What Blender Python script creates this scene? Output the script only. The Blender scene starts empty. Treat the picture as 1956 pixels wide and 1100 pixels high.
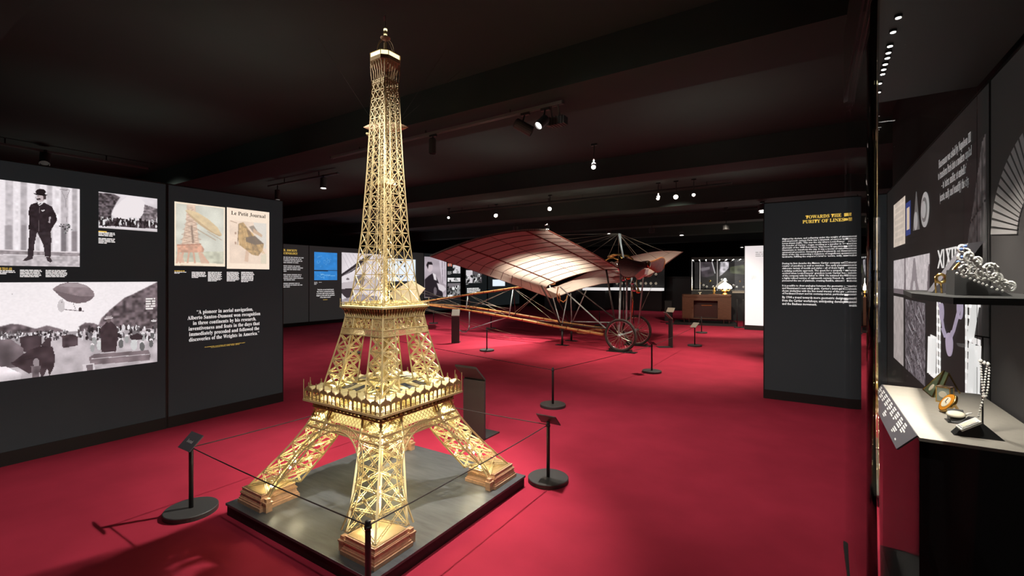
import bpy, math, random
import numpy as np
from mathutils import Vector, Matrix
random.seed(11)
SC = bpy.context.scene
COL = SC.collection
PI = math.pi

# ---------------------------------------------------------------- camera, world, exposure
F, CX, CY, H = 878.0, 978.0, 532.0, 1.55          # focal length in pixels of the 1956 wide frame, principal point, eye height
TH = math.atan(568 / 878.0)                        # the room's long axis is +Y, the camera is turned to its left
cam = bpy.data.cameras.new('camera')
cam.sensor_fit = 'HORIZONTAL'; cam.sensor_width = 36.0
cam.lens = 36.0 * F / 1956.0
cam.shift_y = -18.0 / 1956.0
cam.clip_start = 0.05; cam.clip_end = 200
camo = bpy.data.objects.new('camera', cam); COL.objects.link(camo)
camo.location = (0, 0, H); camo.rotation_euler = (PI / 2, 0, TH)
SC.camera = camo
w = bpy.data.worlds.new('world'); SC.world = w; w.use_nodes = True
w.node_tree.nodes['Background'].inputs[0].default_value = (0.010, 0.009, 0.009, 1)
w.node_tree.nodes['Background'].inputs[1].default_value = 1.0
vs = SC.view_settings
vs.view_transform = 'Standard'; vs.look = 'None'; vs.gamma = 1.0; vs.use_curve_mapping = False
vs.exposure = 0.0
SC.cycles.max_bounces = 8
SC.cycles.transparent_max_bounces = 16
SC.cycles.sample_clamp_indirect = 4.0

# ---------------------------------------------------------------- survey: real points seen along a sight line, at a known floor, wall or depth
FW = Vector((-math.sin(TH), math.cos(TH), 0)); RT = Vector((math.cos(TH), math.sin(TH), 0))
def ray(px, py): return FW + RT * ((px - CX) / F) + Vector((0, 0, (CY - py) / F))
EYE = Vector((0, 0, H))
def at_z(px, py, z=0.0):
    d = ray(px, py); return EYE + d * ((z - H) / d.z)
def at_x(px, py, x):
    d = ray(px, py); return EYE + d * (x / d.x)
def at_y(px, py, y):
    d = ray(px, py); return EYE + d * (y / d.y)
def at_d(px, py, dep): return EYE + ray(px, py) * dep

# ---------------------------------------------------------------- materials
def srgb(r, g, b):
    f = lambda c: (c / 255 / 12.92) if c / 255 <= 0.04045 else ((c / 255 + 0.055) / 1.055) ** 2.4
    return (f(r), f(g), f(b))
def mat(name, col, rough=0.6, metal=0.0, noise=0.0, nscale=30.0, bump=0.0, emit=None, estr=0.0, spec=0.5, stretch=None):
    m = bpy.data.materials.new(name); m.use_nodes = True
    nt = m.node_tree; b = nt.nodes['Principled BSDF']
    b.inputs['Base Color'].default_value = (*col, 1)
    b.inputs['Roughness'].default_value = rough
    b.inputs['Metallic'].default_value = metal
    b.inputs['Specular IOR Level'].default_value = spec
    if noise or bump:
        tc = nt.nodes.new('ShaderNodeTexCoord'); nz = nt.nodes.new('ShaderNodeTexNoise')
        mp = nt.nodes.new('ShaderNodeMapping')
        if stretch: mp.inputs['Scale'].default_value = stretch
        nz.inputs['Scale'].default_value = nscale; nz.inputs['Detail'].default_value = 5
        nt.links.new(tc.outputs['Object'], mp.inputs['Vector']); nt.links.new(mp.outputs['Vector'], nz.inputs['Vector'])
        if noise:
            rp = nt.nodes.new('ShaderNodeValToRGB')
            rp.color_ramp.elements[0].position = 0.3; rp.color_ramp.elements[1].position = 0.7
            rp.color_ramp.elements[0].color = tuple(max(0, c * (1 - noise)) for c in col) + (1,)
            rp.color_ramp.elements[1].color = tuple(min(1, c * (1 + noise)) for c in col) + (1,)
            nt.links.new(nz.outputs['Fac'], rp.inputs['Fac']); nt.links.new(rp.outputs['Color'], b.inputs['Base Color'])
        if bump:
            bp = nt.nodes.new('ShaderNodeBump'); bp.inputs['Strength'].default_value = bump; bp.inputs['Distance'].default_value = 0.004
            nt.links.new(nz.outputs['Fac'], bp.inputs['Height']); nt.links.new(bp.outputs['Normal'], b.inputs['Normal'])
    if emit:
        b.inputs['Emission Color'].default_value = (*emit, 1); b.inputs['Emission Strength'].default_value = estr
    return m
def glass_mat(name, tint=(1, 1, 1), ior=1.45, gain=1.0):
    m = bpy.data.materials.new(name); m.use_nodes = True; nt = m.node_tree; nt.nodes.clear()
    out = nt.nodes.new('ShaderNodeOutputMaterial'); mix = nt.nodes.new('ShaderNodeMixShader')
    tr = nt.nodes.new('ShaderNodeBsdfTransparent'); tr.inputs[0].default_value = (*tint, 1)
    gl = nt.nodes.new('ShaderNodeBsdfGlossy'); gl.inputs['Roughness'].default_value = 0.0
    gl.inputs['Color'].default_value = (gain, gain, gain, 1)
    fr = nt.nodes.new('ShaderNodeFresnel'); fr.inputs['IOR'].default_value = ior
    nt.links.new(fr.outputs[0], mix.inputs[0]); nt.links.new(tr.outputs[0], mix.inputs[1]); nt.links.new(gl.outputs[0], mix.inputs[2])
    nt.links.new(mix.outputs[0], out.inputs[0]); return m
def fabric_mat(name, col, trans):
    m = bpy.data.materials.new(name); m.use_nodes = True; nt = m.node_tree; nt.nodes.clear()
    out = nt.nodes.new('ShaderNodeOutputMaterial'); mix = nt.nodes.new('ShaderNodeMixShader'); mix.inputs[0].default_value = trans
    df = nt.nodes.new('ShaderNodeBsdfDiffuse'); tl = nt.nodes.new('ShaderNodeBsdfTranslucent')
    tc = nt.nodes.new('ShaderNodeTexCoord'); nz = nt.nodes.new('ShaderNodeTexNoise'); nz.inputs['Scale'].default_value = 3
    rp = nt.nodes.new('ShaderNodeValToRGB')
    rp.color_ramp.elements[0].color = (*[c * 0.86 for c in col], 1); rp.color_ramp.elements[1].color = (*col, 1)
    nt.links.new(tc.outputs['Object'], nz.inputs['Vector']); nt.links.new(nz.outputs['Fac'], rp.inputs['Fac'])
    nt.links.new(rp.outputs[0], df.inputs[0]); nt.links.new(rp.outputs[0], tl.inputs[0])
    nt.links.new(df.outputs[0], mix.inputs[1]); nt.links.new(tl.outputs[0], mix.inputs[2]); nt.links.new(mix.outputs[0], out.inputs[0])
    return m
def print_mat(name, strength):
    m = bpy.data.materials.new(name); m.use_nodes = True; nt = m.node_tree; b = nt.nodes['Principled BSDF']
    at = nt.nodes.new('ShaderNodeAttribute'); at.attribute_name = 'print'
    b.inputs['Roughness'].default_value = 0.7; b.inputs['Base Color'].default_value = (0.03, 0.03, 0.03, 1)
    nt.links.new(at.outputs['Color'], b.inputs['Emission Color']); b.inputs['Emission Strength'].default_value = strength
    return m

M = {}
M['carpet'] = mat('carpet_red', srgb(178, 50, 72), 0.95, 0, 0.10, 2.6, 0.0, spec=0.1)
M['black'] = mat('black_paint', (0.012, 0.012, 0.012), 0.5)
M['black_satin'] = mat('black_satin_metal', (0.018, 0.018, 0.018), 0.42)
M['rail_grey'] = mat('track_rail_grey', (0.16, 0.16, 0.155), 0.4)
M['graphite'] = mat('graphite_powder_coat', (0.045, 0.045, 0.045), 0.55, bump=0.1, nscale=200)
M['ceiling'] = mat('ceiling_black', (0.034, 0.047, 0.043), 0.9, 0, 0.12, 0.8, spec=0.2)
M['wallblack'] = mat('wall_black', (0.012, 0.012, 0.012), 0.9, spec=0.2)
M['fabric_panel'] = mat('lightbox_fabric_dark', (0.030, 0.030, 0.032), 0.75, 0, 0.05, 3, emit=(0.74, 0.93, 1.0), estr=0.0115, spec=0.3)
M['fabric_panel_far'] = mat('lightbox_fabric_grey', (0.05, 0.05, 0.05), 0.75, emit=(1, 0.96, 0.94), estr=0.018, spec=0.3)
M['fabric_panel_right'] = mat('lightbox_fabric_brown', (0.03, 0.027, 0.027), 0.75, emit=(1, 0.92, 0.88), estr=0.012, spec=0.3)
M['plinthblack'] = mat('plinth_board_black', (0.010, 0.009, 0.009), 0.6)
M['brass'] = mat('pale_brass', srgb(216, 196, 144), 0.38, 0.2, 0.06, 25)
M['brass_dark'] = mat('bronze_brass', srgb(168, 142, 100), 0.45, 0.25, 0.1, 25)
M['cream'] = mat('cream_enamel', srgb(240, 226, 170), 0.55)
M['copper_wood'] = mat('copper_brown_wood', srgb(218, 176, 142), 0.4, 0.1, 0.12, 40)
M['slate'] = mat('slate_board', (0.085, 0.092, 0.098), 0.42, 0, 0.25, 6, stretch=(1, 6, 1))
M['skylight'] = mat('skylight_grey', (0.10, 0.11, 0.13), 0.15)
M['olive'] = mat('olive_brass', srgb(150, 125, 40), 0.45, 0.4)
M['white_text'] = mat('lettering_white', (0.5, 0.5, 0.5), 0.7, emit=(1, 0.97, 0.95), estr=0.85)
M['grey_text'] = mat('lettering_grey', (0.5, 0.5, 0.5), 0.7, emit=(1, 1, 1), estr=0.35)
M['dim_text'] = mat('lettering_dim', (0.3, 0.3, 0.3), 0.7, emit=(1, 1, 1), estr=0.12)
M['paint_white'] = mat('paint_white', (0.7, 0.7, 0.7), 0.6)
M['yellow_text'] = mat('lettering_gold', (0.5, 0.35, 0.05), 0.7, emit=(1.0, 0.66, 0.12), estr=0.75)
M['ink'] = mat('ink_brown', (0.05, 0.03, 0.02), 0.8)
M['print'] = print_mat('backlit_print', 1.0)
M['print_dim'] = print_mat('backlit_print_dim', 0.6)
M['lamp_white'] = mat('lamp_face_white', (0.8, 0.8, 0.8), 0.4, emit=(1, 0.93, 0.8), estr=14)
M['lamp_star'] = mat('lamp_face_bright', (0.8, 0.8, 0.8), 0.4, emit=(1, 0.9, 0.68), estr=40)
M['lamp_soft'] = mat('lamp_face_soft', (0.8, 0.8, 0.8), 0.4, emit=(1, 0.96, 0.9), estr=8)
M['bulb'] = mat('bulb_warm', (1, 0.9, 0.7), 0.4, emit=(1, 0.86, 0.55), estr=60)
M['trans_cream'] = fabric_mat('translucent_cream_sheet', srgb(250, 238, 190), 0.6)
M['strip'] = mat('light_strip_warm', (1, 1, 0.8), 0.4, emit=(1, 0.93, 0.50), estr=1.6)
M['bamboo'] = mat('bamboo_varnished', srgb(186, 136, 82), 0.3, 0, 0.25, 9, stretch=(1, 6, 6))
M['bamboo_dark'] = mat('bamboo_node', srgb(110, 60, 20), 0.4)
M['steel'] = mat('steel_tube_painted', srgb(168, 182, 184), 0.35, 0.12)
M['steel_dark'] = mat('steel_tube_dark', srgb(58, 50, 48), 0.4, 0.4)
M['wire'] = mat('bracing_wire', srgb(170, 165, 150), 0.35, 0.7)
M['cord'] = mat('barrier_cord', srgb(40, 32, 32), 0.7)
M['tyre'] = mat('tyre_grey_rubber', srgb(52, 48, 44), 0.8)
M['chrome'] = mat('polished_metal', (0.75, 0.75, 0.72), 0.18, 1.0)
M['gold'] = mat('polished_gold', (0.85, 0.55, 0.18), 0.22, 1.0)
M['silver'] = mat('silver_diamond', (0.92, 0.90, 0.86), 0.15, 0.15, bump=0.8, nscale=220)
M['wing'] = fabric_mat('wing_silk', srgb(222, 208, 196), 0.55)
M['tail_silk'] = fabric_mat('tail_silk', srgb(250, 238, 205), 0.4)
M['rib'] = mat('rib_cane', srgb(92, 52, 40), 0.6)
M['spar'] = mat('spar_wood', srgb(120, 66, 54), 0.6)
M['prop'] = mat('propeller_walnut', srgb(100, 64, 62), 0.55, 0, 0.25, 10, stretch=(8, 1, 8), spec=0.2)
M['prop_tan'] = mat('propeller_tan', srgb(176, 112, 66), 0.45, 0, 0.2, 10)
M['walnut'] = mat('desk_walnut', srgb(92, 60, 42), 0.4, 0, 0.25, 8, stretch=(1, 1, 7))
M['mahogany'] = mat('desk_dark_panel', srgb(52, 24, 20), 0.35)
M['whitepanel'] = mat('lightbox_fabric_white', (0.5, 0.5, 0.5), 0.8, emit=(1, 0.95, 0.96), estr=0.72)
M['airship'] = mat('airship_skin', srgb(246, 206, 168), 0.5)
M['deckgrey'] = mat('display_deck_grey', srgb(150, 144, 134), 0.6, 0, 0.05, 60)
M['capgrey'] = mat('showcase_soffit', (0.075, 0.068, 0.066), 0.5)
M['gloss_black'] = mat('gloss_black_lacquer', (0.010, 0.009, 0.010), 0.08)
M['label_grey'] = mat('label_board_grey', srgb(74, 72, 78), 0.6)
M['glass'] = glass_mat('showcase_glass', (0.985, 0.99, 0.988), 1.45)
M['ivory'] = mat('ivory_enamel', srgb(238, 228, 205), 0.3)
M['jade'] = mat('green_stone', srgb(96, 108, 84), 0.25)
M['amber'] = mat('amber_enamel', srgb(206, 134, 40), 0.25)
M['flagred'] = mat('flag_pale_pink', srgb(200, 160, 160), 0.7)
M['screen'] = mat('screen_bluish', (0.5, 0.5, 0.5), 0.5, emit=(0.80, 0.91, 1.0), estr=1.0)

# ---------------------------------------------------------------- mesh building
class MB:
    def __init__(s): s.v = []; s.f = []; s.m = []
    def add(s, vs, fs, mi=0):
        o = len(s.v); s.v.extend(tuple(p) for p in vs); s.f.extend(tuple(i + o for i in f) for f in fs); s.m.extend([mi] * len(fs)); return s
    def box(s, a, b, mi=0):
        x0, y0, z0 = a; x1, y1, z1 = b
        v = [(x0, y0, z0), (x1, y0, z0), (x1, y1, z0), (x0, y1, z0), (x0, y0, z1), (x1, y0, z1), (x1, y1, z1), (x0, y1, z1)]
        return s.add(v, [(0, 3, 2, 1), (4, 5, 6, 7), (0, 1, 5, 4), (1, 2, 6, 5), (2, 3, 7, 6), (3, 0, 4, 7)], mi)
    def frustum(s, a, b, z0, z1, mi=0, caps=True):      # a, b: (x0,y0,x1,y1) at z0 and at z1
        v = [(a[0], a[1], z0), (a[2], a[1], z0), (a[2], a[3], z0), (a[0], a[3], z0), (b[0], b[1], z1), (b[2], b[1], z1), (b[2], b[3], z1), (b[0], b[3], z1)]
        f = [(0, 1, 5, 4), (1, 2, 6, 5), (2, 3, 7, 6), (3, 0, 4, 7)]
        if caps: f += [(0, 3, 2, 1), (4, 5, 6, 7)]
        return s.add(v, f, mi)
    def bar(s, p, q, w, h=None, up=(0, 0, 1), mi=0):
        p = Vector(p); q = Vector(q); d = q - p
        if d.length < 1e-6: return s
        d.normalize(); u = Vector(up)
        if abs(d.dot(u)) > 0.97 * u.length: u = Vector((1, 0.3, 0))
        a = d.cross(u).normalized(); b = a.cross(d); h = h or w
        a = a * (w / 2); b = b * (h / 2)
        v = [p - a - b, p + a - b, p + a + b, p - a + b, q - a - b, q + a - b, q + a + b, q - a + b]
        return s.add(v, [(0, 1, 5, 4), (1, 2, 6, 5), (2, 3, 7, 6), (3, 0, 4, 7), (0, 3, 2, 1), (4, 5, 6, 7)], mi)
    def tube(s, pts, r, n=8, mi=0, closed=False):
        pts = [Vector(p) for p in pts]; N = len(pts); rs = r if isinstance(r, (list, tuple)) else [r] * N
        ring = []; prev = None
        for i, p in enumerate(pts):
            if closed: d = pts[(i + 1) % N] - pts[i - 1]
            else: d = (pts[min(i + 1, N - 1)] - pts[max(i - 1, 0)])
            d.normalize()
            u = prev if prev is not None else (Vector((0, 0, 1)) if abs(d.z) < 0.9 else Vector((1, 0, 0)))
            a = (u - d * u.dot(d))
            if a.length < 1e-5: a = d.orthogonal()
            a.normalize(); b = d.cross(a); prev = a
            ring.append([p + (a * math.cos(t) + b * math.sin(t)) * rs[i] for t in [2 * PI * k / n for k in range(n)]])
        v = [x for rg in ring for x in rg]; f = []
        for i in range(N if closed else N - 1):
            j = (i + 1) % N
            for k in range(n): f.append((i * n + k, i * n + (k + 1) % n, j * n + (k + 1) % n, j * n + k))
        if not closed: f += [tuple(range(n - 1, -1, -1)), tuple((N - 1) * n + k for k in range(n))]
        return s.add(v, f, mi)
    def lathe(s, prof, n=24, mat4=None, mi=0):          # prof: (radius, z)
        v = []; f = []
        for r, z in prof:
            for k in range(n): v.append(Vector((r * math.cos(2 * PI * k / n), r * math.sin(2 * PI * k / n), z)))
        for i in range(len(prof) - 1):
            for k in range(n): f.append((i * n + k, i * n + (k + 1) % n, (i + 1) * n + (k + 1) % n, (i + 1) * n + k))
        f.append(tuple(range(n - 1, -1, -1))); f.append(tuple((len(prof) - 1) * n + k for k in range(n)))
        if mat4 is not None: v = [mat4 @ p for p in v]
        return s.add(v, f, mi)
    def prism(s, poly, off, mi=0):                      # poly: 3-D points, extruded along off
        n = len(poly); p = [Vector(a) for a in poly]; o = Vector(off)
        v = p + [a + o for a in p]
        f = [tuple(range(n - 1, -1, -1)), tuple(range(n, 2 * n))] + [(i, (i + 1) % n, n + (i + 1) % n, n + i) for i in range(n)]
        return s.add(v, f, mi)
    def xf(s, m4):
        s.v = [tuple(m4 @ Vector(p)) for p in s.v]; return s
    def mesh(s, name, mats, smooth=False):
        me = bpy.data.meshes.new(name); me.from_pydata(s.v, [], s.f)
        if not isinstance(mats, (list, tuple)): mats = [mats]
        for m in mats: me.materials.append(m)
        if len(mats) > 1: me.polygons.foreach_set('material_index', s.m)
        if smooth: me.polygons.foreach_set('use_smooth', [True] * len(me.polygons))
        me.update(); return me
    def build(s, name, mats, parent=None, smooth=False, loc=None, rot=None):
        return link(name, s.mesh(name, mats, smooth), parent, loc, rot)
def link(name, me, parent=None, loc=None, rot=None):
    o = bpy.data.objects.new(name, me); COL.objects.link(o)
    if parent is not None: o.parent = parent
    if loc is not None: o.location = loc
    if rot is not None: o.rotation_euler = rot
    return o
def tag(o, label=None, cat=None, group=None, kind=None):
    if label: o['label'] = label
    if cat: o['category'] = cat
    if group: o['group'] = group
    if kind: o['kind'] = kind
    return o
def thing(name, label, cat, loc=(0, 0, 0), rz=0.0, group=None):
    o = bpy.data.objects.new(name, None); COL.objects.link(o); o.empty_display_size = 0.1
    o.location = loc; o.rotation_euler = (0, 0, rz)
    return tag(o, label, cat, group)
def struct(name, mb, m): return tag(mb.build(name, m), kind='structure')
def axis(p, q):                                          # matrix taking +Z onto p->q with origin p
    d = (Vector(q) - Vector(p)).normalized()
    return Matrix.Translation(Vector(p)) @ d.to_track_quat('Z', 'Y').to_matrix().to_4x4()
def spot(name, loc, target, power, angle, col=(1, 0.9, 0.75), blend=0.4, radius=0.03):
    l = bpy.data.lights.new(name, 'SPOT'); l.energy = power; l.spot_size = math.radians(angle); l.spot_blend = blend
    l.color = col; l.shadow_soft_size = radius
    o = bpy.data.objects.new(name, l); COL.objects.link(o); o.location = loc
    o.rotation_euler = (Vector(target) - Vector(loc)).to_track_quat('-Z', 'Y').to_euler(); return o
def point(name, loc, power, col=(1, 0.8, 0.45), radius=0.012):
    l = bpy.data.lights.new(name, 'POINT'); l.energy = power; l.color = col; l.shadow_soft_size = radius
    o = bpy.data.objects.new(name, l); COL.objects.link(o); o.location = loc; return o

# ---------------------------------------------------------------- lettering and flat prints on a board
def frame(origin, right, up=(0, 0, 1)):                  # board frame: local x along right, local y along up, local z out of the board
    r = Vector(right).normalized(); u = Vector(up).normalized(); n = r.cross(u)
    m = Matrix((r, u, n)).transposed().to_4x4(); m.translation = Vector(origin); return m
def serif(t):
    o = ''
    for c in t:
        if 'A' <= c <= 'Z': o += chr(0x1D400 + ord(c) - 65)
        elif 'a' <= c <= 'z': o += chr(0x1D41A + ord(c) - 97)
        elif '0' <= c <= '9': o += chr(0x1D7CE + ord(c) - 48)
        else: o += c
    return o
def lettering(lines, box, m4, mt, parent, align='LEFT', res=1, bold=0.0, name='lettering', lift=0.002, space=1.0):
    """a block of words fitted exactly into box = (x0, y0, x1, y1) of the board frame m4"""
    cu = bpy.data.curves.new('lettering', 'FONT'); cu.body = '\n'.join(lines); cu.resolution_u = res
    cu.align_x = align; cu.offset = bold; cu.space_line = space
    o = bpy.data.objects.new('lettering', cu); COL.objects.link(o)
    dg = bpy.context.evaluated_depsgraph_get(); me = bpy.data.meshes.new_from_object(o.evaluated_get(dg))
    bpy.data.objects.remove(o); bpy.data.curves.remove(cu)
    n = len(me.vertices); co = np.empty(n * 3); me.vertices.foreach_get('co', co); co = co.reshape(-1, 3)
    lo = co.min(0); hi = co.max(0)
    co[:, 0] = box[0] + (co[:, 0] - lo[0]) / (hi[0] - lo[0]) * (box[2] - box[0])
    co[:, 1] = box[1] + (co[:, 1] - lo[1]) / (hi[1] - lo[1]) * (box[3] - box[1])
    co[:, 2] = lift
    A = np.array(m4); co = co @ A[:3, :3].T + A[:3, 3]
    me.vertices.foreach_set('co', co.ravel()); me.materials.clear(); me.materials.append(mt); me.update()
    return link(name, me, parent)
def microtext(box, nlines, m4, mt, parent, gaps=(), fill=0.62, seed=1, name='caption', lift=0.002, ragged=0.12):
    """print too small to read in the photograph: lines of word-length strokes"""
    rng = random.Random(seed); b = MB(); x0, y0, x1, y1 = box; p = (y1 - y0) / nlines
    for i in range(nlines):
        if i in gaps: continue
        yb = y1 - (i + 1) * p + p * (1 - fill) / 2; yt = yb + p * fill
        end = x1 - (x1 - x0) * rng.random() * ragged
        if (i + 1) in gaps or i == nlines - 1: end = x0 + (x1 - x0) * rng.uniform(0.35, 0.9)
        x = x0
        while x < end - p * 0.3:
            wd = min(p * rng.uniform(0.8, 3.6), end - x)
            b.add([m4 @ Vector(q) for q in ((x, yb, lift), (x + wd, yb, lift), (x + wd, yt, lift), (x, yt, lift))], [(0, 1, 2, 3)]); x += wd + p * 0.32
    return b.build(name, mt, parent)
def smooth_noise(h, w, cells, seed):
    r = np.random.RandomState(seed); gy = max(2, int(cells)); gx = max(2, int(cells * w / h)); g = r.rand(gy + 1, gx + 1)
    yy = np.linspace(0, gy - 1e-6, h); xx = np.linspace(0, gx - 1e-6, w); iy = yy.astype(int); ix = xx.astype(int)
    fy = (yy - iy)[:, None]; fx = (xx - ix)[None, :]; fy = fy * fy * (3 - 2 * fy); fx = fx * fx * (3 - 2 * fx)
    a = g[iy][:, ix]; b = g[iy][:, ix + 1]; c = g[iy + 1][:, ix]; d = g[iy + 1][:, ix + 1]
    return (a * (1 - fx) + b * fx) * (1 - fy) + (c * (1 - fx) + d * fx) * fy
class Print:
    """a flat picture on a wall: conv turns a photo point into wall metres, the picture is a fine coloured grid"""
    def __init__(s, a0, a1, z0, z1, cell, conv, bg):
        s.a0, s.a1, s.z0, s.z1 = a0, a1, z0, z1; s.conv = conv
        s.w = max(4, int((a1 - a0) / cell)); s.h = max(4, int((z1 - z0) / cell)); s.cell = cell
        s.A, s.Z = np.meshgrid(a0 + (np.arange(s.w) + 0.5) / s.w * (a1 - a0), z0 + (np.arange(s.h) + 0.5) / s.h * (z1 - z0))
        s.c = np.ones((s.h, s.w, 3)) * np.array(bg) / 255.0
    def mask(s, pts):
        p = [s.conv(*q) for q in pts]; m = np.zeros((s.h, s.w), bool); n = len(p)
        for i in range(n):
            (x1, y1), (x2, y2) = p[i], p[(i + 1) % n]
            if abs(y2 - y1) < 1e-9: continue
            m ^= ((s.Z >= min(y1, y2)) & (s.Z < max(y1, y2)) & (s.A < x1 + (s.Z - y1) * (x2 - x1) / (y2 - y1)))
        return m
    def poly(s, pts, col, al=1.0, mottle=0.0, cells=20, seed=1):
        m = s.mask(pts)[..., None] * al; col = np.array(col) / 255.0
        t = col if not mottle else np.clip(col * (1 + mottle * (smooth_noise(s.h, s.w, cells, seed)[..., None] - 0.5) * 2), 0, 1)
        s.c = s.c * (1 - m) + t * m; return s
    def ell(s, cx, cy, rx, ry, col, al=1.0, rot=0.0, mottle=0.0, cells=20):
        k = [2 * PI * i / 28 for i in range(28)]; cr, sr = math.cos(rot), math.sin(rot)
        return s.poly([(cx + rx * math.cos(t) * cr - ry * math.sin(t) * sr, cy + rx * math.cos(t) * sr + ry * math.sin(t) * cr) for t in k], col, al, mottle, cells)
    def line(s, p, q, wd, col, al=1.0):
        dx, dy = q[0] - p[0], q[1] - p[1]; L = math.hypot(dx, dy) or 1; nx, ny = -dy / L * wd / 2, dx / L * wd / 2
        return s.poly([(p[0] + nx, p[1] + ny), (q[0] + nx, q[1] + ny), (q[0] - nx, q[1] - ny), (p[0] - nx, p[1] - ny)], col, al)
    def grain(s, amt, cells, seed=3):
        s.c = np.clip(s.c * (1 + amt * (smooth_noise(s.h, s.w, cells, seed)[..., None] - 0.5) * 2), 0, 1); return s
    def blur(s, k=1):
        for _ in range(k):
            p = np.pad(s.c, ((1, 1), (1, 1), (0, 0)), mode='edge')
            s.c = (p[1:-1, 1:-1] * 2 + p[:-2, 1:-1] + p[2:, 1:-1] + p[1:-1, :-2] + p[1:-1, 2:]) / 6
        return s
    def build(s, name, to3d, mt, parent, label=None):
        aa = np.linspace(s.a0, s.a1, s.w + 1); zz = np.linspace(s.z0, s.z1, s.h + 1)
        A, Z = np.meshgrid(aa, zz); vs = np.array(to3d(A.ravel(), Z.ravel())).T
        i = np.arange(s.h)[:, None] * (s.w + 1) + np.arange(s.w)[None, :]
        f = np.stack([i, i + 1, i + s.w + 2, i + s.w + 1], -1).reshape(-1, 4)
        me = bpy.data.meshes.new(name); me.vertices.add(len(vs)); me.vertices.foreach_set('co', vs.ravel())
        me.loops.add(f.size); me.loops.foreach_set('vertex_index', f.ravel()); me.polygons.add(len(f))
        me.polygons.foreach_set('loop_start', np.arange(len(f)) * 4); me.polygons.foreach_set('loop_total', np.full(len(f), 4))
        me.update(calc_edges=True)
        col = np.clip(s.c, 0, 1); lin = np.where(col <= 0.04045, col / 12.92, ((col + 0.055) / 1.055) ** 2.4).reshape(-1, 3)
        at = me.attributes.new('print', 'FLOAT_COLOR', 'CORNER')
        at.data.foreach_set('color', np.repeat(np.concatenate([lin, np.ones((len(lin), 1))], 1), 4, axis=0).ravel())
        me.materials.append(mt); o = link(name, me, parent)
        if label: o['label'] = label
        return o

# ================================================================ LIGHTS (track lamps, housings built further down; added spots and ceiling fill have none)
WARM = (1.0, 0.88, 0.72)
NEUT = (1.0, 0.93, 0.84)
spot('spot_key_tower', (-2.09, 3.50, 2.93), (-2.75, 1.75, 0.25), 470, 80, NEUT, 0.6, 0.03)
spot('spot_plinth_front', (-0.55, 0.85, 3.36), (-1.98, 1.75, 0.05), 110, 27, NEUT, 0.5, 0.04)
spot('spot_tower_side', (-2.10, 3.80, 2.88), (-1.0, 4.4, 0.0), 150, 100, NEUT, 0.9, 0.05)
spot('spot_tower_down', (-3.45, 3.77, 2.9), (-3.45, 3.9, 0.0), 110, 90, NEUT, 0.9, 0.05)
spot('spot_tower_front', (-0.95, 0.85, 3.36), (-2.46, 2.2, 1.55), 235, 54, NEUT, 0.7, 0.05)
spot('spot_tower_left', (-3.9, 0.85, 3.36), (-2.5, 2.22, 2.5), 80, 50, NEUT, 0.7, 0.05)
spot('spot_carpet_right', (-0.9, 4.6, 3.1), (-0.7, 4.9, 0.0), 45, 110, NEUT, 0.9, 0.08)
spot('spot_plane_wing', (-5.13, 9.45, 3.30), (-4.95, 9.0, 0.0), 600, 80, (1, 0.90, 0.74), 0.7, 0.05)
spot('spot_plane_tail', (-6.86, 10.0, 3.30), (-7.2, 8.8, 0.0), 850, 76, (1, 0.92, 0.80), 0.6, 0.05)
spot('fill_king_post', (-2.7, 8.7, 3.25), (-3.5, 10.0, 2.1), 120, 34, NEUT, 0.6, 0.04)  # added spot without a housing, brightens king post and engine
spot('spot_plane_nose', (-1.35, 9.3, 3.30), (-2.1, 8.7, 0.0), 560, 76, (1, 0.90, 0.74), 0.7, 0.05)
spot('spot_plane_front', (-2.655, 6.31, 3.3), (-4.5, 8.9, 0.3), 520, 50, (1, 0.90, 0.76), 0.7, 0.05)
spot('spot_plane_far', (-2.6, 9.6, 3.3), (-2.4, 12.6, 0.5), 600, 85, WARM, 0.7, 0.05)
spot('spot_back_left', (-7.01, 12.9, 3.3), (-8.5, 13.0, 0.0), 320, 100, WARM, 0.8, 0.05)
spot('spot_desk', (-1.9, 12.9, 3.3), (-2.6, 15.0, 0.5), 420, 80, WARM, 0.6, 0.05)
spot('spot_far_left', (-8.9, 8.2, 3.3), (-9.8, 9.95, 0.8), 700, 60, NEUT, 0.8, 0.05)
spot('spot_far_left_carpet', (-9.5, 2.4, 3.3), (-9.0, 5.2, 0.0), 320, 100, NEUT, 0.8, 0.05)
spot('fill_airship', (-3.45, 1.95, 3.42), (-3.09, 2.76, 2.87), 60, 40, NEUT, 0.6, 0.03)  # extra lamp with no fixture, put in to lift the model airship
for y_, es in ((2.1, (7, 9, 9, 4)), (5.6, (9, 13, 15, 13)), (9.2, (12, 16, 16, 14)), (12.7, (9, 10, 10, 9)), (16.3, (6, 6, 6, 6)), (20, (3, 4, 4, 4))):   # added upward fill without fixtures, lightens the ceiling bays
    for x_, e_ in zip((-9.5, -6.6, -3.9, -1.1), es): spot('ceiling_fill', (x_, y_, 2.5), (x_, y_, 4), e_, 168, NEUT, 0.9, 0.25)

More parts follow.
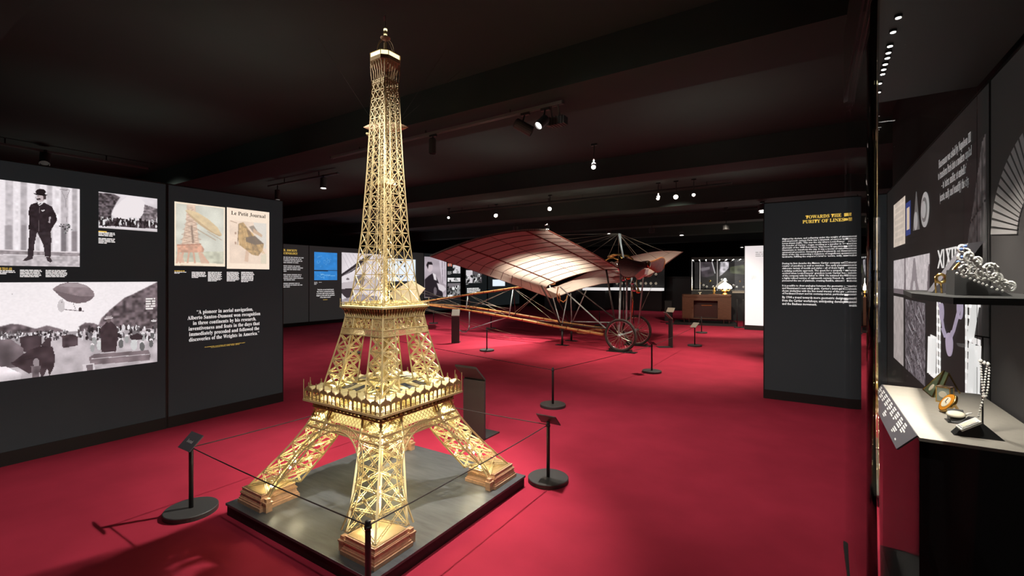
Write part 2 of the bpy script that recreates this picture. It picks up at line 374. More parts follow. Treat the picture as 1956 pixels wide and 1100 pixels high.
# ================================================================ ROOM SHELL
fl = MB(); fl.box((-15, -4, -0.1), (4, 26, 0.0)); struct('floor', fl, M['carpet'])
ce = MB(); ce.box((-15, -4, 3.53), (4, 26, 3.63)); struct('ceiling', ce, M['ceiling'])
for i, y in enumerate((0.15, 3.55, 7.2, 10.8, 14.4, 18.0, 21.6)):
    b = MB(); b.box((-15, y, 3.2), (4, y + 0.6, 3.532)); struct('trim_%d' % (i + 1), b, M['ceiling'])
for nm, a, b_ in (('wall_left', (-15.2, -4, 0), (-15, 26, 3.53)), ('wall_back', (-15, 26, 0), (4, 26.2, 3.53)),
                  ('wall_right', (0.82, -4, 0), (1.0, 6.95, 3.53)), ('wall_far_right', (4, 6.9, 0), (4.2, 26, 3.53)), ('wall_front', (-15, -4.2, 0), (1, -4, 3.53))):
    wl = MB(); wl.box(a, b_); struct(nm, wl, M['wallblack'])

# ================================================================ LEFT LIGHTBOX PANELS (face at x = LX, looking towards +x)
LX = -5.586
cL = lambda px, py: tuple(at_x(px, py, LX))[1:]
toL = lambda A, Z: (np.full_like(A, LX + 0.004), A, Z)
fL = frame((LX, 0, 0), (0, 1, 0))
def panel(name, label, y0, y1, x, face_dir, m, top=2.535, thick=0.12, group=None):
    t = thing(name, label, 'lightbox', (0, 0, 0), 0, group)
    x0, x1 = (x - thick, x) if face_dir > 0 else (x, x + thick)
    b = MB(); b.box((x0, y0, 0.115), (x1, y1, top - 0.012)); b.build('fabric_face', m, t)
    e = 0.006 * face_dir
    b = MB()
    for (ya, yb, za, zb) in ((y0, y1, top - 0.012, top), (y0 - 0.010, y0, 0.0, top), (y1, y1 + 0.010, 0.0, top)):
        b.box((x0 - 0.004, ya, za), (x1 + 0.004, yb, zb))
    b.build('edge_frame', M['black'], t)
    b = MB(); b.box((x0 - 0.006, y0, 0.0), (x1 + 0.008, y1, 0.115)); b.build('plinth', M['plinthblack'], t)
    return t
SEAM = cL(319, 700)[0]
pA = panel('exhibit_lightbox', 'dark lightbox panel with bowler-hatted man and airship crowd photographs', -1.2, SEAM - 0.012, LX, 1, M['fabric_panel'])
pB = panel('exhibit_lightbox', 'dark lightbox panel with two magazine covers above a white quotation', SEAM + 0.012, cL(541, 600)[0] - 0.01, LX, 1, M['fabric_panel'])

def px2(scale, ox, oy): return lambda x, y: (ox + x / scale, oy + y / scale)
# --- portrait of a man in a bowler hat
q = px2(3.493, 0, 270)
def Q(*pts): return [q(*p) for p in pts]
def quad(conv, tl, tr, br, bl):
    ps = [conv(*tl), conv(*tr), conv(*br), conv(*bl)]
    return min(p[0] for p in ps), max(p[0] for p in ps), sum(sorted(p[1] for p in ps)[:2]) / 2, sum(sorted(p[1] for p in ps)[2:]) / 2
a0, a1, z0, z1 = quad(cL, (-60, 336), (152, 361), (152, 508), (-60, 508))
pr = Print(a0, a1, z0, z1, 0.0043, cL, (240, 232, 236))
for x, c, wd in ((-70, 195, 40), (60, 190, 50), (160, 178, 44), (250, 200, 30), (330, 188, 40), (430, 180, 48), (495, 172, 34), (110, 236, 20), (380, 238, 24), (290, 236, 18)):
    pr.poly(Q((x - wd / 2, 240), (x + wd / 2, 240), (x + wd / 2, 735), (x - wd / 2, 735)), (c, c - 8, c - 4), 0.8, 0.12, 30, int(x + 99))
pr.poly(Q((405, 560), (440, 560), (440, 735), (405, 735)), (96, 90, 94), 0.7); pr.poly(Q((475, 600), (515, 600), (515, 735), (475, 735)), (120, 110, 114), 0.6)
pr.poly(Q((30, 560), (80, 560), (80, 735), (30, 735)), (140, 132, 136), 0.6); pr.poly(Q((140, 560), (175, 560), (175, 735), (140, 735)), (130, 122, 126), 0.6)
pr.blur(2)
pr.poly(Q((-220, 715), (540, 738), (540, 766), (-220, 748)), (150, 140, 143), 1, 0.2, 40); pr.line(q(-220, 718), q(540, 741), 2.2, (225, 215, 218))
pr.poly(Q((-220, 752), (540, 768), (540, 850), (-220, 850)), (196, 187, 190), 1, 0.12, 40)
pr.line(q(395, 322), q(465, 326), 1.0, (120, 112, 115)); pr.line(q(410, 330), q(438, 390), 1, (150, 142, 146)); pr.line(q(462, 330), q(440, 390), 1, (150, 142, 146)); pr.line(q(440, 390), q(442, 540), 1, (150, 142, 146))
D = (52, 44, 48)
pr.poly(Q((197, 585), (335, 595), (342, 650), (338, 768), (300, 768), (288, 690), (246, 604), (229, 690), (221, 765), (184, 765), (190, 660)), D, 1, 0.2, 40)
pr.poly(Q((150, 796), (168, 780), (190, 762), (219, 764), (216, 784), (178, 796)), (60, 52, 56)); pr.poly(Q((307, 772), (332, 768), (348, 800), (335, 808), (315, 798)), (60, 52, 56))
pr.poly(Q((207, 420), (250, 406), (298, 410), (346, 436), (374, 492), (380, 528), (346, 582), (338, 604), (262, 606), (188, 588), (196, 520), (189, 480), (194, 440)), (44, 36, 40), 1, 0.22, 40)
pr.poly(Q((326, 505), (340, 500), (332, 545), (322, 540)), (168, 158, 162)); pr.line(q(262, 440), q(258, 600), 1.0, (96, 86, 90)); pr.poly(Q((276, 458), (296, 456), (295, 466), (277, 468)), (206, 198, 200))
pr.poly(Q((248, 402), (262, 396), (300, 398), (288, 412), (264, 430), (252, 424)), (232, 226, 228)); pr.line(q(252, 424), q(276, 412), 1.6, (60, 50, 54))
pr.ell(*q(272, 376), 27 / 3.493, 27 / 3.493, (196, 180, 182)); pr.poly(Q((284, 352), (306, 356), (306, 386), (290, 388)), (70, 58, 60))
pr.poly(Q((240, 382), (268, 380), (270, 390), (246, 391)), (48, 40, 42)); pr.line(q(246, 364), q(262, 364), 1.2, (70, 60, 62)); pr.line(q(240, 372), q(236, 380), 1.2, (150, 138, 140))
pr.ell(*q(271, 338), 34 / 3.493, 21 / 3.493, (34, 28, 30)); pr.poly(Q((222, 344), (240, 348), (300, 352), (317, 356), (308, 363), (240, 356), (226, 350)), (26, 22, 24))
for k in range(26): pr.ell(*q(440 + random.uniform(-40, 40), 575 + random.uniform(-26, 34) + 0.2 * k), 1.7, 1.2, (random.choice((50, 90, 150)),) * 3)
pr.grain(0.02, 60).build('photo_print', toL, M['print'], pA, 'black and white photograph of a man in a bowler hat')
# --- balloon photograph
a0, a1, z0, z1 = quad(cL, (188, 368), (300, 378), (300, 443), (188, 435))
pr = Print(a0, a1, z0, z1, 0.0043, cL, (226, 218, 222)).grain(0.06, 8)
pr.poly(Q((650, 340), (760, 352), (800, 372), (770, 420), (745, 470), (740, 520), (650, 520)), (86, 78, 82), 1, 0.6, 24)
pr.poly(Q((960, 420), (1050, 450), (1050, 560), (930, 540)), (130, 120, 124), 1, 0.4, 24)
pr.blur(1)
pr.poly(Q((742, 490), (760, 445), (810, 395), (850, 366), (930, 372), (965, 410), (955, 480), (930, 516), (860, 526), (780, 510)), (238, 230, 232))
pr.poly(Q((650, 500), (1050, 540), (1050, 585), (650, 560)), (66, 58, 62), 1, 0.5, 20)
for k in range(90):
    x = random.uniform(650, 1050); c = random.choice((28, 34, 40, 210, 226))
    pr.ell(*q(x, 520 + (x - 650) * 0.04 + random.uniform(-12, 34)), random.uniform(0.9, 1.8), random.uniform(2.2, 5.5), (c, c - 4, c - 2))
pr.poly(Q((650, 572), (1050, 596), (1050, 620), (650, 590)), (206, 198, 200))
pr.build('photo_print', toL, M['print'], pA, 'black and white photograph of a balloon behind a crowd')
# --- airship over a crowd
q = px2(2.895, 0, 520)
a0, a1, z0, z1 = quad(cL, (-90, 540), (300, 538), (300, 691), (-90, 740))
pr = Print(a0, a1, z0, z1, 0.0052, cL, (246, 238, 240)).grain(0.02, 3)
pr.poly(Q((545, 290), (560, 255), (600, 215), (640, 180), (690, 140), (740, 118), (800, 88), (868, 54), (868, 320), (560, 320)), (104, 92, 96), 1, 0.45, 34)
pr.poly(Q((-260, 300), (-100, 285), (0, 300), (60, 285), (110, 288), (150, 300), (196, 312), (260, 294), (330, 312), (372, 330), (372, 400), (-260, 400)), (108, 96, 100), 1, 0.4, 30)
pr.poly(Q((436, 300), (470, 278), (520, 282), (560, 300), (560, 330), (440, 330)), (104, 92, 96), 1, 0.4, 30)
pr.blur(1)
pr.poly(Q((-260, 350), (868, 310), (868, 560), (-260, 640)), (190, 180, 184), 1, 0.14, 14)
for k in range(420):
    x = random.uniform(-250, 868); f = 1.0 if x < 480 else 1.5
    c = random.choice((46, 60, 76, 96, 120, 215, 235)); y = 352 - x * 0.028 + random.uniform(-20, 26) * f
    pr.ell(*q(x, y), random.uniform(1.1, 2.2) * f, random.uniform(1.6, 4.2) * f, (c, c - 6, c - 3))
pr.poly(Q((106, 360), (150, 350), (232, 352), (228, 400), (206, 436), (120, 440)), (72, 60, 64), 1, 0.25, 20)
pr.poly(Q((340, 350), (400, 342), (432, 356), (430, 404), (346, 420)), (76, 64, 68), 1, 0.3, 24)
pr.poly(Q((-260, 380), (60, 370), (130, 420), (130, 520), (-260, 560)), (112, 100, 104), 1, 0.3, 12)
pr.poly(Q((130, 450), (170, 425), (235, 405), (290, 412), (305, 470), (298, 520), (272, 576), (262, 530), (232, 590), (214, 540), (160, 560), (60, 505)), (66, 54, 58), 1, 0.25, 18)
pr.poly(Q((225, 404), (262, 360), (284, 364), (280, 412)), (70, 58, 62)); pr.line(q(60, 500), q(205, 470), 1.3, (50, 42, 46))
pr.poly(Q((-260, 540), (30, 520), (120, 560), (100, 640), (-260, 660)), (222, 212, 216), 1, 0.2, 10)
pr.ell(*q(200, 500), 6, 9, (150, 138, 142)); pr.poly(Q((170, 520), (226, 516), (210, 590), (180, 590)), (110, 98, 102), 1, 0.3, 20)
pr.poly(Q((490, 470), (520, 452), (690, 440), (820, 430), (832, 456), (826, 486), (500, 512)), (128, 114, 118), 1, 0.2, 14); pr.line(q(505, 478), q(826, 452), 1.2, (206, 196, 200))
pr.poly(Q((456, 510), (520, 500), (526, 545), (462, 552)), (216, 206, 210)); pr.poly(Q((476, 512), (512, 508), (514, 540), (480, 546)), (120, 108, 112))
for x, y, r in ((520, 380, 11), (548, 405, 12), (510, 420, 10), (668, 395, 12), (700, 372, 10), (740, 400, 16), (790, 360, 10), (840, 352, 9), (835, 395, 10), (785, 410, 12)):
    pr.ell(*q(x, y - 22), r * 0.36, r * 0.22, (236, 228, 230)); pr.ell(*q(x, y), r * 0.4, r * 0.7, (random.choice((96, 160, 210)),) * 3, 0.9)
pr.poly(Q((722, 350), (760, 336), (790, 350), (784, 372), (726, 374)), (60, 50, 54))
pr.poly(Q((553, 310), (578, 286), (592, 272), (614, 272), (632, 288), (652, 312), (650, 372), (640, 438), (560, 442), (556, 380)), (66, 54, 58), 1, 0.14, 24)
pr.ell(*q(601, 262), 4.4, 5.5, (110, 96, 98)); pr.poly(Q((576, 252), (622, 246), (624, 254), (577, 262)), (206, 194, 196)); pr.poly(Q((586, 244), (614, 240), (615, 249), (587, 253)), (170, 158, 160))
pr.line(q(728, 306), q(756, 236), 1.0, (90, 80, 84)); pr.ell(*q(850, 268), 5.5, 2.2, (210, 202, 204))
pr.poly(Q((288, 92), (330, 66), (372, 56), (430, 58), (480, 74), (515, 104), (522, 126), (506, 150), (470, 168), (420, 172), (370, 160), (330, 132)), (146, 130, 134), 1, 0.1, 30)
pr.poly(Q((292, 96), (370, 118), (450, 134), (520, 132), (506, 150), (470, 168), (420, 172), (370, 160), (330, 132)), (104, 90, 94), 0.7); pr.poly(Q((322, 76), (372, 60), (440, 62), (490, 82), (440, 84), (370, 80)), (176, 162, 166), 0.7)
pr.ell(*q(338, 185), 7, 12, (206, 198, 200)); pr.line(q(345, 150), q(340, 168), 0.8, (120, 110, 112)); pr.line(q(404, 170), q(415, 200), 0.8, (120, 110, 112)); pr.line(q(350, 205), q(462, 215), 1.6, (140, 130, 134)); pr.ell(*q(442, 204), 3, 4, (60, 50, 54))
pr.ell(*q(65, 120), 1, 1, (120, 110, 114)); pr.grain(0.02, 70)
pr.build('photo_print', toL, M['print'], pA, 'black and white photograph of an airship flying over a crowd')
# captions of the left panel
def bx(conv, x0, y0, x1, y1):
    p = conv(x0, y1); r = conv(x1, y0); return (p[0], p[1], r[0], r[1])
def bx2(conv, x0, x1, yt, yb):
    p = conv(x0, yb); return (p[0], p[1], conv(x1, yb)[0], conv(x0, yt)[1])
lettering([serif('LIGHTER THAN AIR')], bx(cL, -16, 511, 23, 515.5), fL, M['yellow_text'], pA)
microtext(bx(cL, -16, 516, 33, 524), 3, fL, M['white_text'], pA, seed=2)
microtext(bx(cL, 38, 515, 80, 529.5), 6, fL, M['white_text'], pA, seed=3)
microtext(bx(cL, 87, 515.5, 129, 529.5), 6, fL, M['white_text'], pA, seed=4)
microtext(bx(cL, 188, 441.5, 211, 444), 1, fL, M['yellow_text'], pA, seed=5)
microtext(bx(cL, 188, 444.5, 222, 465), 8, fL, M['white_text'], pA, gaps=(3,), seed=6)
microtext(bx(cL, 278, 568, 297, 592), 5, fL, M['white_text'], pA, seed=61, lift=0.006)

# --- two magazine covers
q = px2(3.493, 0, 270)
a0, a1, z0, z1 = quad(cL, (333, 385), (429.5, 396), (429.5, 513), (333, 503))
pr = Print(a0, a1, z0, z1, 0.0043, cL, (246, 226, 200))
pr.poly(Q((1172, 412), (1492, 448), (1492, 818), (1172, 798)), (196, 200, 190), 1, 0.10, 8); pr.poly(Q((1172, 735), (1492, 735), (1492, 818), (1172, 798)), (176, 180, 160), 1, 0.16, 20)
pr.poly(Q((1246, 420), (1302, 426), (1312, 560), (1332, 700), (1210, 690), (1240, 540)), (206, 172, 150), 1, 0.16, 30)
pr.poly(Q((1180, 688), (1335, 684), (1362, 718), (1355, 740), (1182, 742)), (196, 130, 104), 1, 0.2, 30); pr.line(q(1180, 692), q(1340, 686), 2, (150, 84, 64))
for x0_, x1_ in ((1190, 1178), (1222, 1200), (1290, 1300), (1330, 1392), (1260, 1250)): pr.line(q(x0_, 740), q(x1_, 812), 3.2, (198, 134, 110))
for k in range(7):
    y = 450 + k * 34; wv = 22 + k * 8
    pr.line(q(1272 - wv, y), q(1272 + wv, y + 30), 1.0, (150, 110, 92)); pr.line(q(1272 + wv, y), q(1272 - wv, y + 30), 1.0, (150, 110, 92))
pr.line(q(1276, 560), q(1288, 680), 3.5, (110, 84, 72))
pr.poly(Q((1180, 752), (1215, 745), (1230, 812), (1180, 804)), (206, 150, 126), 0.8); pr.poly(Q((1320, 745), (1350, 742), (1394, 814), (1340, 814)), (206, 150, 126), 0.8)
pr.poly(Q((1234, 460), (1262, 456), (1320, 476), (1390, 520), (1450, 574), (1480, 624), (1462, 634), (1400, 604), (1330, 556), (1270, 504)), (206, 176, 128), 1, 0.08, 20)
pr.poly(Q((1234, 460), (1290, 505), (1360, 560), (1430, 612), (1478, 628), (1462, 634), (1400, 604), (1330, 556), (1270, 504)), (164, 130, 90), 0.8)
pr.line(q(1320, 590), q(1440, 660), 1.6, (150, 126, 104)); pr.line(q(1380, 600), q(1480, 660), 1.2, (150, 126, 104)); pr.blur(1).grain(0.025, 60)
pr.poly(Q((1200, 822), (1440, 832), (1440, 838), (1200, 828)), (150, 120, 96), 0.5)
pr.c = pr.c * 0.66 + 0.34 * np.array((1.0, 0.95, 0.88)); pr.build('magazine_cover', toL, M['print'], pB, 'pale magazine cover with an airship circling an iron tower')
a0, a1, z0, z1 = quad(cL, (433, 396), (514, 405.5), (514, 514.5), (433, 513))
pr = Print(a0, a1, z0, z1, 0.0043, cL, (250, 226, 204))
pr.poly(Q((1530, 524), (1778, 550), (1778, 818), (1530, 812)), (232, 204, 184), 1, 0.06, 8); pr.poly(Q((1690, 540), (1778, 550), (1778, 720), (1720, 690)), (204, 206, 204), 0.8)
pr.poly(Q((1590, 548), (1622, 540), (1660, 590), (1698, 640), (1760, 684), (1750, 730), (1722, 764), (1680, 756), (1630, 716), (1596, 690), (1586, 640)), (150, 112, 66), 1, 0.3, 30)
for k in range(16):
    x = 1592 + k * 6; pr.line(q(x, 550 + k * 4), q(x - 8 + k * 6, 690 + k * 4), 1.1, random.choice(((206, 160, 96), (92, 66, 44), (176, 128, 70))))
pr.poly(Q((1640, 640), (1700, 630), (1760, 684), (1700, 690), (1640, 668)), (70, 56, 48), 0.9); pr.poly(Q((1660, 570), (1690, 560), (1720, 604), (1690, 610)), (110, 96, 86), 0.9); pr.poly(Q((1690, 580), (1750, 625), (1745, 640), (1690, 610)), (190, 150, 120))
pr.poly(Q((1640, 720), (1660, 740), (1655, 805), (1630, 800)), (196, 150, 122), 0.7); pr.poly(Q((1740, 760), (1776, 750), (1776, 815), (1740, 815)), (196, 196, 168), 0.6)
for x, y in ((1566, 605), (1566, 670)): pr.poly(Q((x, y), (x + 10, y + 1), (x + 10, y + 16), (x, y + 15)), (150, 110, 92))
pr.line(q(1535, 530), q(1580, 545), 1.4, (150, 120, 100)); pr.blur(1).grain(0.025, 60)
pr.c = pr.c * 0.66 + 0.34 * np.array((1.0, 0.95, 0.88)); pr.build('magazine_cover', toL, M['print'], pB, 'pale magazine cover with a torn brown airship wreck')
lettering(['Le Petit Journal'] and [serif('Le Petit Journal')], bx2(cL, 441, 506.5, 402.5, 410.8), fL, M['ink'], pB, lift=0.007, name='cover_title')
microtext(bx(cL, 333, 516.5, 357, 518.5), 1, fL, M['yellow_text'], pB, seed=8)
microtext(bx(cL, 333, 519, 358, 522.5), 2, fL, M['white_text'], pB, seed=9)
for k, (xa, xb, yb, nl) in enumerate(((366, 395, 531, 6), (397, 424, 537.5, 9), (433, 458, 537.5, 9), (460.5, 485.5, 539, 9))):
    microtext(bx(cL, xa, 519, xb, yb), nl, fL, M['white_text'], pB, seed=20 + k)
ql = ['“A pioneer in aerial navigation,', 'Alberto Santos-Dumont won recognition', 'in three continents by his research,', 'inventiveness and feats in the days that', 'immediately preceded and followed the', 'discoveries of the Wrights in America.”']
lettering([serif(s) for s in ql], bx(cL, 358, 586, 497, 655), fL, M['white_text'], pB, 'CENTER', res=2, name='quotation')
lettering([serif("ALBERTO SANTOS-DUMONT'S OBITUARY"), serif('Associated Press July 25th 1932')], bx(cL, 390, 653.5, 468.5, 666), fL, M['yellow_text'], pB, 'CENTER', name='quotation_source')

# ================================================================ FAR LEFT PANELS (face at x = -14)
FX = -14.0
cF = lambda px, py: tuple(at_x(px, py, FX))[1:]
toF = lambda A, Z: (np.full_like(A, FX + 0.006), A, Z)
fF = frame((FX, 0, 0), (0, 1, 0))
yF = lambda px: cF(px, 560)[0]
f1 = panel('exhibit_lightbox', 'distant grey panel of white text columns next to the near left panels', 6.2, yF(590) - 0.012, FX, 1, M['fabric_panel_far'], 2.66)
f2 = panel('exhibit_lightbox', 'distant grey panel with blue blueprints and aircraft wing photograph', yF(590) + 0.012, yF(809.5) - 0.012, FX, 1, M['fabric_panel_far'], 2.66)
f3 = panel('exhibit_lightbox', 'distant panel with portrait of a seated man in a dark suit', yF(809.5) + 0.012, yF(880), FX, 1, M['fabric_panel'], 2.66)
f4 = panel('exhibit_lightbox', 'distant dark panel with crowd photographs behind the tail struts', yF(889), yF(930), FX, 1, M['fabric_panel'], 2.66)
f5 = panel('exhibit_lightbox', 'farthest dark panel with a blank white screen behind the wing', yF(932), yF(992), FX, 1, M['fabric_panel'], 2.66)
b = MB(); b.box((FX - 0.3, yF(881), 0), (FX + 0.05, yF(888), 3.2)); tag(b.build('trim_8', M['wallblack']), kind='structure')
lettering([serif('CARTIER, SOCIETY'), serif('AND TECHNOLOGY')], bx(cF, 524, 477, 568.5, 484.5), fF, M['yellow_text'], f1)
microtext(bx(cF, 524, 491, 580, 550), 18, fF, M['grey_text'], f1, gaps=(4, 9, 14), seed=31)
pr = Print(yF(600), yF(643.8), cF(600, 535)[1], cF(600, 481)[1], 0.02, cF, (52, 132, 206)).grain(0.06, 10)
pr.poly([(600, 516), (644, 516), (644, 517.6), (600, 517.6)], (30, 34, 40))
for k in range(26):
    x = random.uniform(606, 634); y = random.choice((random.uniform(490, 510), random.uniform(521, 530)))
    pr.line((x, y), (x + random.uniform(-5, 8), y + random.uniform(-4, 4)), 0.7, (120, 182, 230), 0.7)
for cx_, cy_ in ((608, 500), (620, 500), (627, 499)): pr.ell(cx_, cy_, 3, 3, (112, 176, 226), 0.7); pr.ell(cx_, cy_, 2.2, 2.2, (52, 132, 206))
pr.line((612, 524), (640, 527), 1, (120, 182, 230)); pr.build('blueprint_print', toF, M['print'], f2, 'blue technical drawing in two parts')
microtext(bx(cF, 600, 538, 607, 544), 3, fF, M['grey_text'], f2, seed=32); microtext(bx(cF, 609, 538.4, 617, 540), 1, fF, M['grey_text'], f2, seed=33)
lettering(['“Both the car and watch launch', 'that Cartier commissioned share', 'a concern with motion and simple', 'elegance, in line with the aesthetics', 'of the Santos watch.”'], bx(cF, 604, 551, 639, 569.5), fF, M['white_text'], f2, 'CENTER', res=0, bold=0.02, name='quotation', lift=0.006); microtext(bx(cF, 617, 571.5, 628, 573), 1, fF, M['yellow_text'], f2, seed=35)
pr = Print(yF(652.5), yF(735), cF(690, 578)[1], cF(690, 484)[1], 0.02, cF, (226, 218, 222)).grain(0.05, 6)
for k in range(7): pr.line((652 + k * 7, 484), (670 + k * 9, 520), 0.8, (190, 182, 188))
pr.poly([(652, 523), (668, 512), (684, 500), (696, 491), (712, 486), (706, 494), (692, 505), (672, 519), (653, 528)], (52, 46, 50)); pr.line((655, 527), (700, 497), 1.2, (150, 142, 146))
pr.poly([(652, 540), (668, 538), (712, 530), (735, 520), (735, 548), (700, 556), (664, 560), (652, 552)], (196, 186, 190)); pr.poly([(652, 552), (672, 550), (676, 562), (664, 572), (652, 560)], (60, 52, 56))
pr.poly([(676, 530), (690, 524), (698, 534), (690, 546), (680, 543)], (96, 88, 92), 0.8); pr.ell(664, 533, 3, 2.2, (120, 110, 114)); pr.poly([(652, 572), (690, 562), (720, 566), (720, 578), (652, 578)], (170, 160, 166), 1, 0.3, 10)
pr.build('photo_print', toF, M['print'], f2, 'black and white photograph under an aircraft wing')
b = MB(); p0 = cF(741, 537); p1 = cF(792, 496); b.box((FX, p0[0], p0[1]), (FX + 0.05, p1[0], p1[1])); scn = b.build('video_screen', M['screen'], f2)
for (sx_, sy_) in ((752, 505), (763, 500), (765, 501), (757, 527), (764, 528), (767, 526), (788, 530), (748, 529), (771, 508)):
    b = MB(); c_ = cF(sx_, sy_); b.box((FX + 0.05, c_[0] - 0.03, c_[1] - 0.05), (FX + 0.052, c_[0] + 0.03, c_[1] + 0.03)); b.build('screen_mark', M['ink'], scn)
pr = Print(yF(810.5), yF(852.5), cF(830, 568)[1], cF(830, 491)[1], 0.02, cF, (176, 164, 172)).grain(0.10, 7)
pr.poly([(838, 491), (853, 491), (853, 545), (845, 540), (840, 512)], (206, 194, 204)); pr.line((844, 491), (846, 540), 1.0, (120, 110, 118)); pr.line((849, 491), (850, 540), 1.0, (130, 120, 128))
pr.poly([(811, 534), (818, 527), (826, 522), (833, 528), (840, 545), (846, 562), (846, 568), (811, 568)], (40, 34, 40)); pr.poly([(826, 521), (832, 524), (834, 536), (829, 534)], (226, 218, 222))
pr.ell(821, 511, 5.6, 8.5, (206, 190, 196)); pr.poly([(814, 506), (817, 500), (824, 500), (827, 506), (819, 505), (817, 514)], (36, 30, 34)); pr.poly([(834, 540), (848, 546), (852, 552), (846, 558), (838, 553)], (216, 206, 212)); pr.ell(831, 556, 3, 8, (110, 100, 106)); pr.blur(1)
pr.build('photo_print', toF, M['print'], f3, 'black and white portrait of a man in a dark suit')
def small_print(par, x0, y0, x1, y1, bg, n, seed, conv=cF, to=toF, cell=0.03, m='print'):
    pr = Print(conv(x0, y1)[0], conv(x1, y1)[0], conv(x0, y1)[1], conv(x0, y0)[1], cell, conv, bg)
    r = random.Random(seed)
    for k in range(n):
        c = r.choice((30, 50, 90, 150, 235)); pr.ell(r.uniform(x0, x1), r.uniform(y0 + (y1 - y0) * 0.25, y1), r.uniform(1, 3), r.uniform(1, 3.4), (c, c, c))
    return pr.build('photo_print', to, M[m], par)
small_print(f3, 855, 503, 863, 508.5, (206, 120, 100), 2, 1); small_print(f3, 865, 506, 879, 522, (214, 210, 214), 4, 2); small_print(f3, 855, 530.5, 879, 538, (226, 222, 224), 8, 3); small_print(f3, 855, 541, 879, 567, (120, 114, 118), 60, 4)
microtext(bx(cF, 855, 518, 863, 524.5), 4, fF, M['grey_text'], f3, seed=36)
small_print(f4, 890, 516, 902.5, 540.5, (210, 204, 208), 14, 5); small_print(f4, 903.2, 516, 920, 540.5, (90, 84, 88), 30, 6)
microtext(bx(cF, 890, 541.5, 896, 544), 2, fF, M['grey_text'], f4, seed=37); microtext(bx(cF, 892, 549, 918, 560), 4, fF, M['white_text'], f4, seed=38, ragged=0.2)
b = MB(); p0 = cF(941, 546.5); p1 = cF(964, 534); b.box((FX, p0[0], p0[1]), (FX + 0.02, p1[0], p1[1])); b.build('blank_screen', M['screen'], f5)

# ================================================================ RIGHT PANEL "TOWARDS THE PURITY OF LINES" (face at y = 6.79, looking towards -y)
RY = 6.79
t = thing('exhibit_lightbox', 'dark panel with gold heading above white paragraphs beside the curved glass', 'lightbox')
b = MB(); b.box((-0.49, RY, 0.115), (0.80, RY + 0.14, 2.52)); b.build('fabric_face', M['fabric_panel'], t)
b = MB(); b.box((-0.502, RY - 0.003, 0), (-0.49, RY + 0.143, 2.532)); b.box((-0.49, RY - 0.003, 2.52), (0.80, RY + 0.143, 2.532)); b.build('edge_frame', M['black'], t)
b = MB(); b.box((-0.49, RY - 0.008, 0), (0.80, RY + 0.148, 0.115)); b.build('plinth', M['plinthblack'], t)
cR = lambda px, py: (at_y(px, py, RY).x, at_y(px, py, RY).z)
fR = frame((0, RY, 0), (1, 0, 0))
lettering([serif('TOWARDS THE'), serif('PURITY OF LINES')], bx2(cR, 1533, 1613, 412, 427), fR, M['yellow_text'], t, 'CENTER', res=2, bold=0.012, name='heading', lift=0.003)
paras = [(['Blighted by cholera, and collapsing under the weight of slums and traffic,', 'mid-nineteenth century Paris was a labyrinth of narrow lanes often blocked by', 'horse-drawn traffic. This was the city where Louis-François Cartier as a young man,', 'the founder of Cartier – began working as a jeweller in 1847. In the restless', 'aftermath of the 1848 Revolution, Napoleon III appointed Baron Georges-Eugène', 'Haussmann to transform the city. It was a model of rationalism and of strict', 'symmetrical precision. Sweeping grand boulevards cut through the medieval', 'fabric of the city connecting a sequence of magnificent spaces, monuments and', 'landmarks, fulfilling the emperor’s brief to ‘aerate, unify, and embellish’ the city.'], 446, 493),
         (['During its first decades the Maison Cartier company established itself as a', 'retailer of jewellery as well as watches. The early pieces were made in a wide and', 'elaborate variety of motifs and styles – all of them highlighted but not unified by', 'a unifying aesthetic approach. The quest for a uniquely Cartier style of design', 'evolved when Louis-François’ grandson Louis Cartier began to work for the head', 'of the company with his father in 1898. He initiated the idea of the garland style,', 'a highly refined version of eighteenth century French design, and one which', 'pioneered the use of platinum, creating flexible, almost lace-like jewellery.'], 497, 538.5),
         (['It is possible to draw analogies between the geometry of this new jewellery', 'and Haussmann’s new urban grain. Cartier’s avant-garde approach to design also', 'shows similarities with the fine metal tracery of the pioneering architecture', 'of Ferdinand Dutert and his contemporaries, particularly in iron and glass.'], 543, 563),
         (['By 1904 a trend towards more geometric designs began to emerge', 'from the Cartier workshops, anticipating developments such as Cubism', 'and the Bauhaus movement.'], 566.5, 582)]
for ls, y0_, y1_ in paras:
    lettering(ls, bx(cR, 1494, y0_ + 1.5, 1672, y1_), fR, M['white_text'], t, 'LEFT', res=0, bold=0.018, name='paragraph', lift=0.003)

# ================================================================ WHITE LIGHTBOX far behind the right panel
t = thing('exhibit_lightbox', 'glowing white lightbox panel standing beside the wooden desk', 'lightbox')
WY = 15.6
b = MB(); b.box((-1.646, WY, 0.14), (0.6, WY + 0.15, 2.535)); b.build('fabric_face', M['whitepanel'], t)
b = MB(); b.box((-1.655, WY - 0.01, 0.0), (0.6, WY + 0.16, 0.14)); b.build('plinth', M['plinthblack'], t)
b = MB(); b.box((-1.664, WY - 0.006, 0.0), (-1.646, WY + 0.16, 2.55)); b.box((-1.646, WY - 0.006, 2.535), (0.6, WY + 0.16, 2.55)); b.build('edge_frame', M['black'], t)
cW = lambda px, py: (at_y(px, py, WY).x, at_y(px, py, WY).z)
fW = frame((0, WY, 0), (1, 0, 0))
microtext(bx(cW, 1443, 479.5, 1475, 491), 3, fW, M['grey_text'], t, seed=41, lift=0.004); microtext(bx(cW, 1435, 526, 1445, 534.5), 4, fW, M['grey_text'], t, seed=42, lift=0.004)

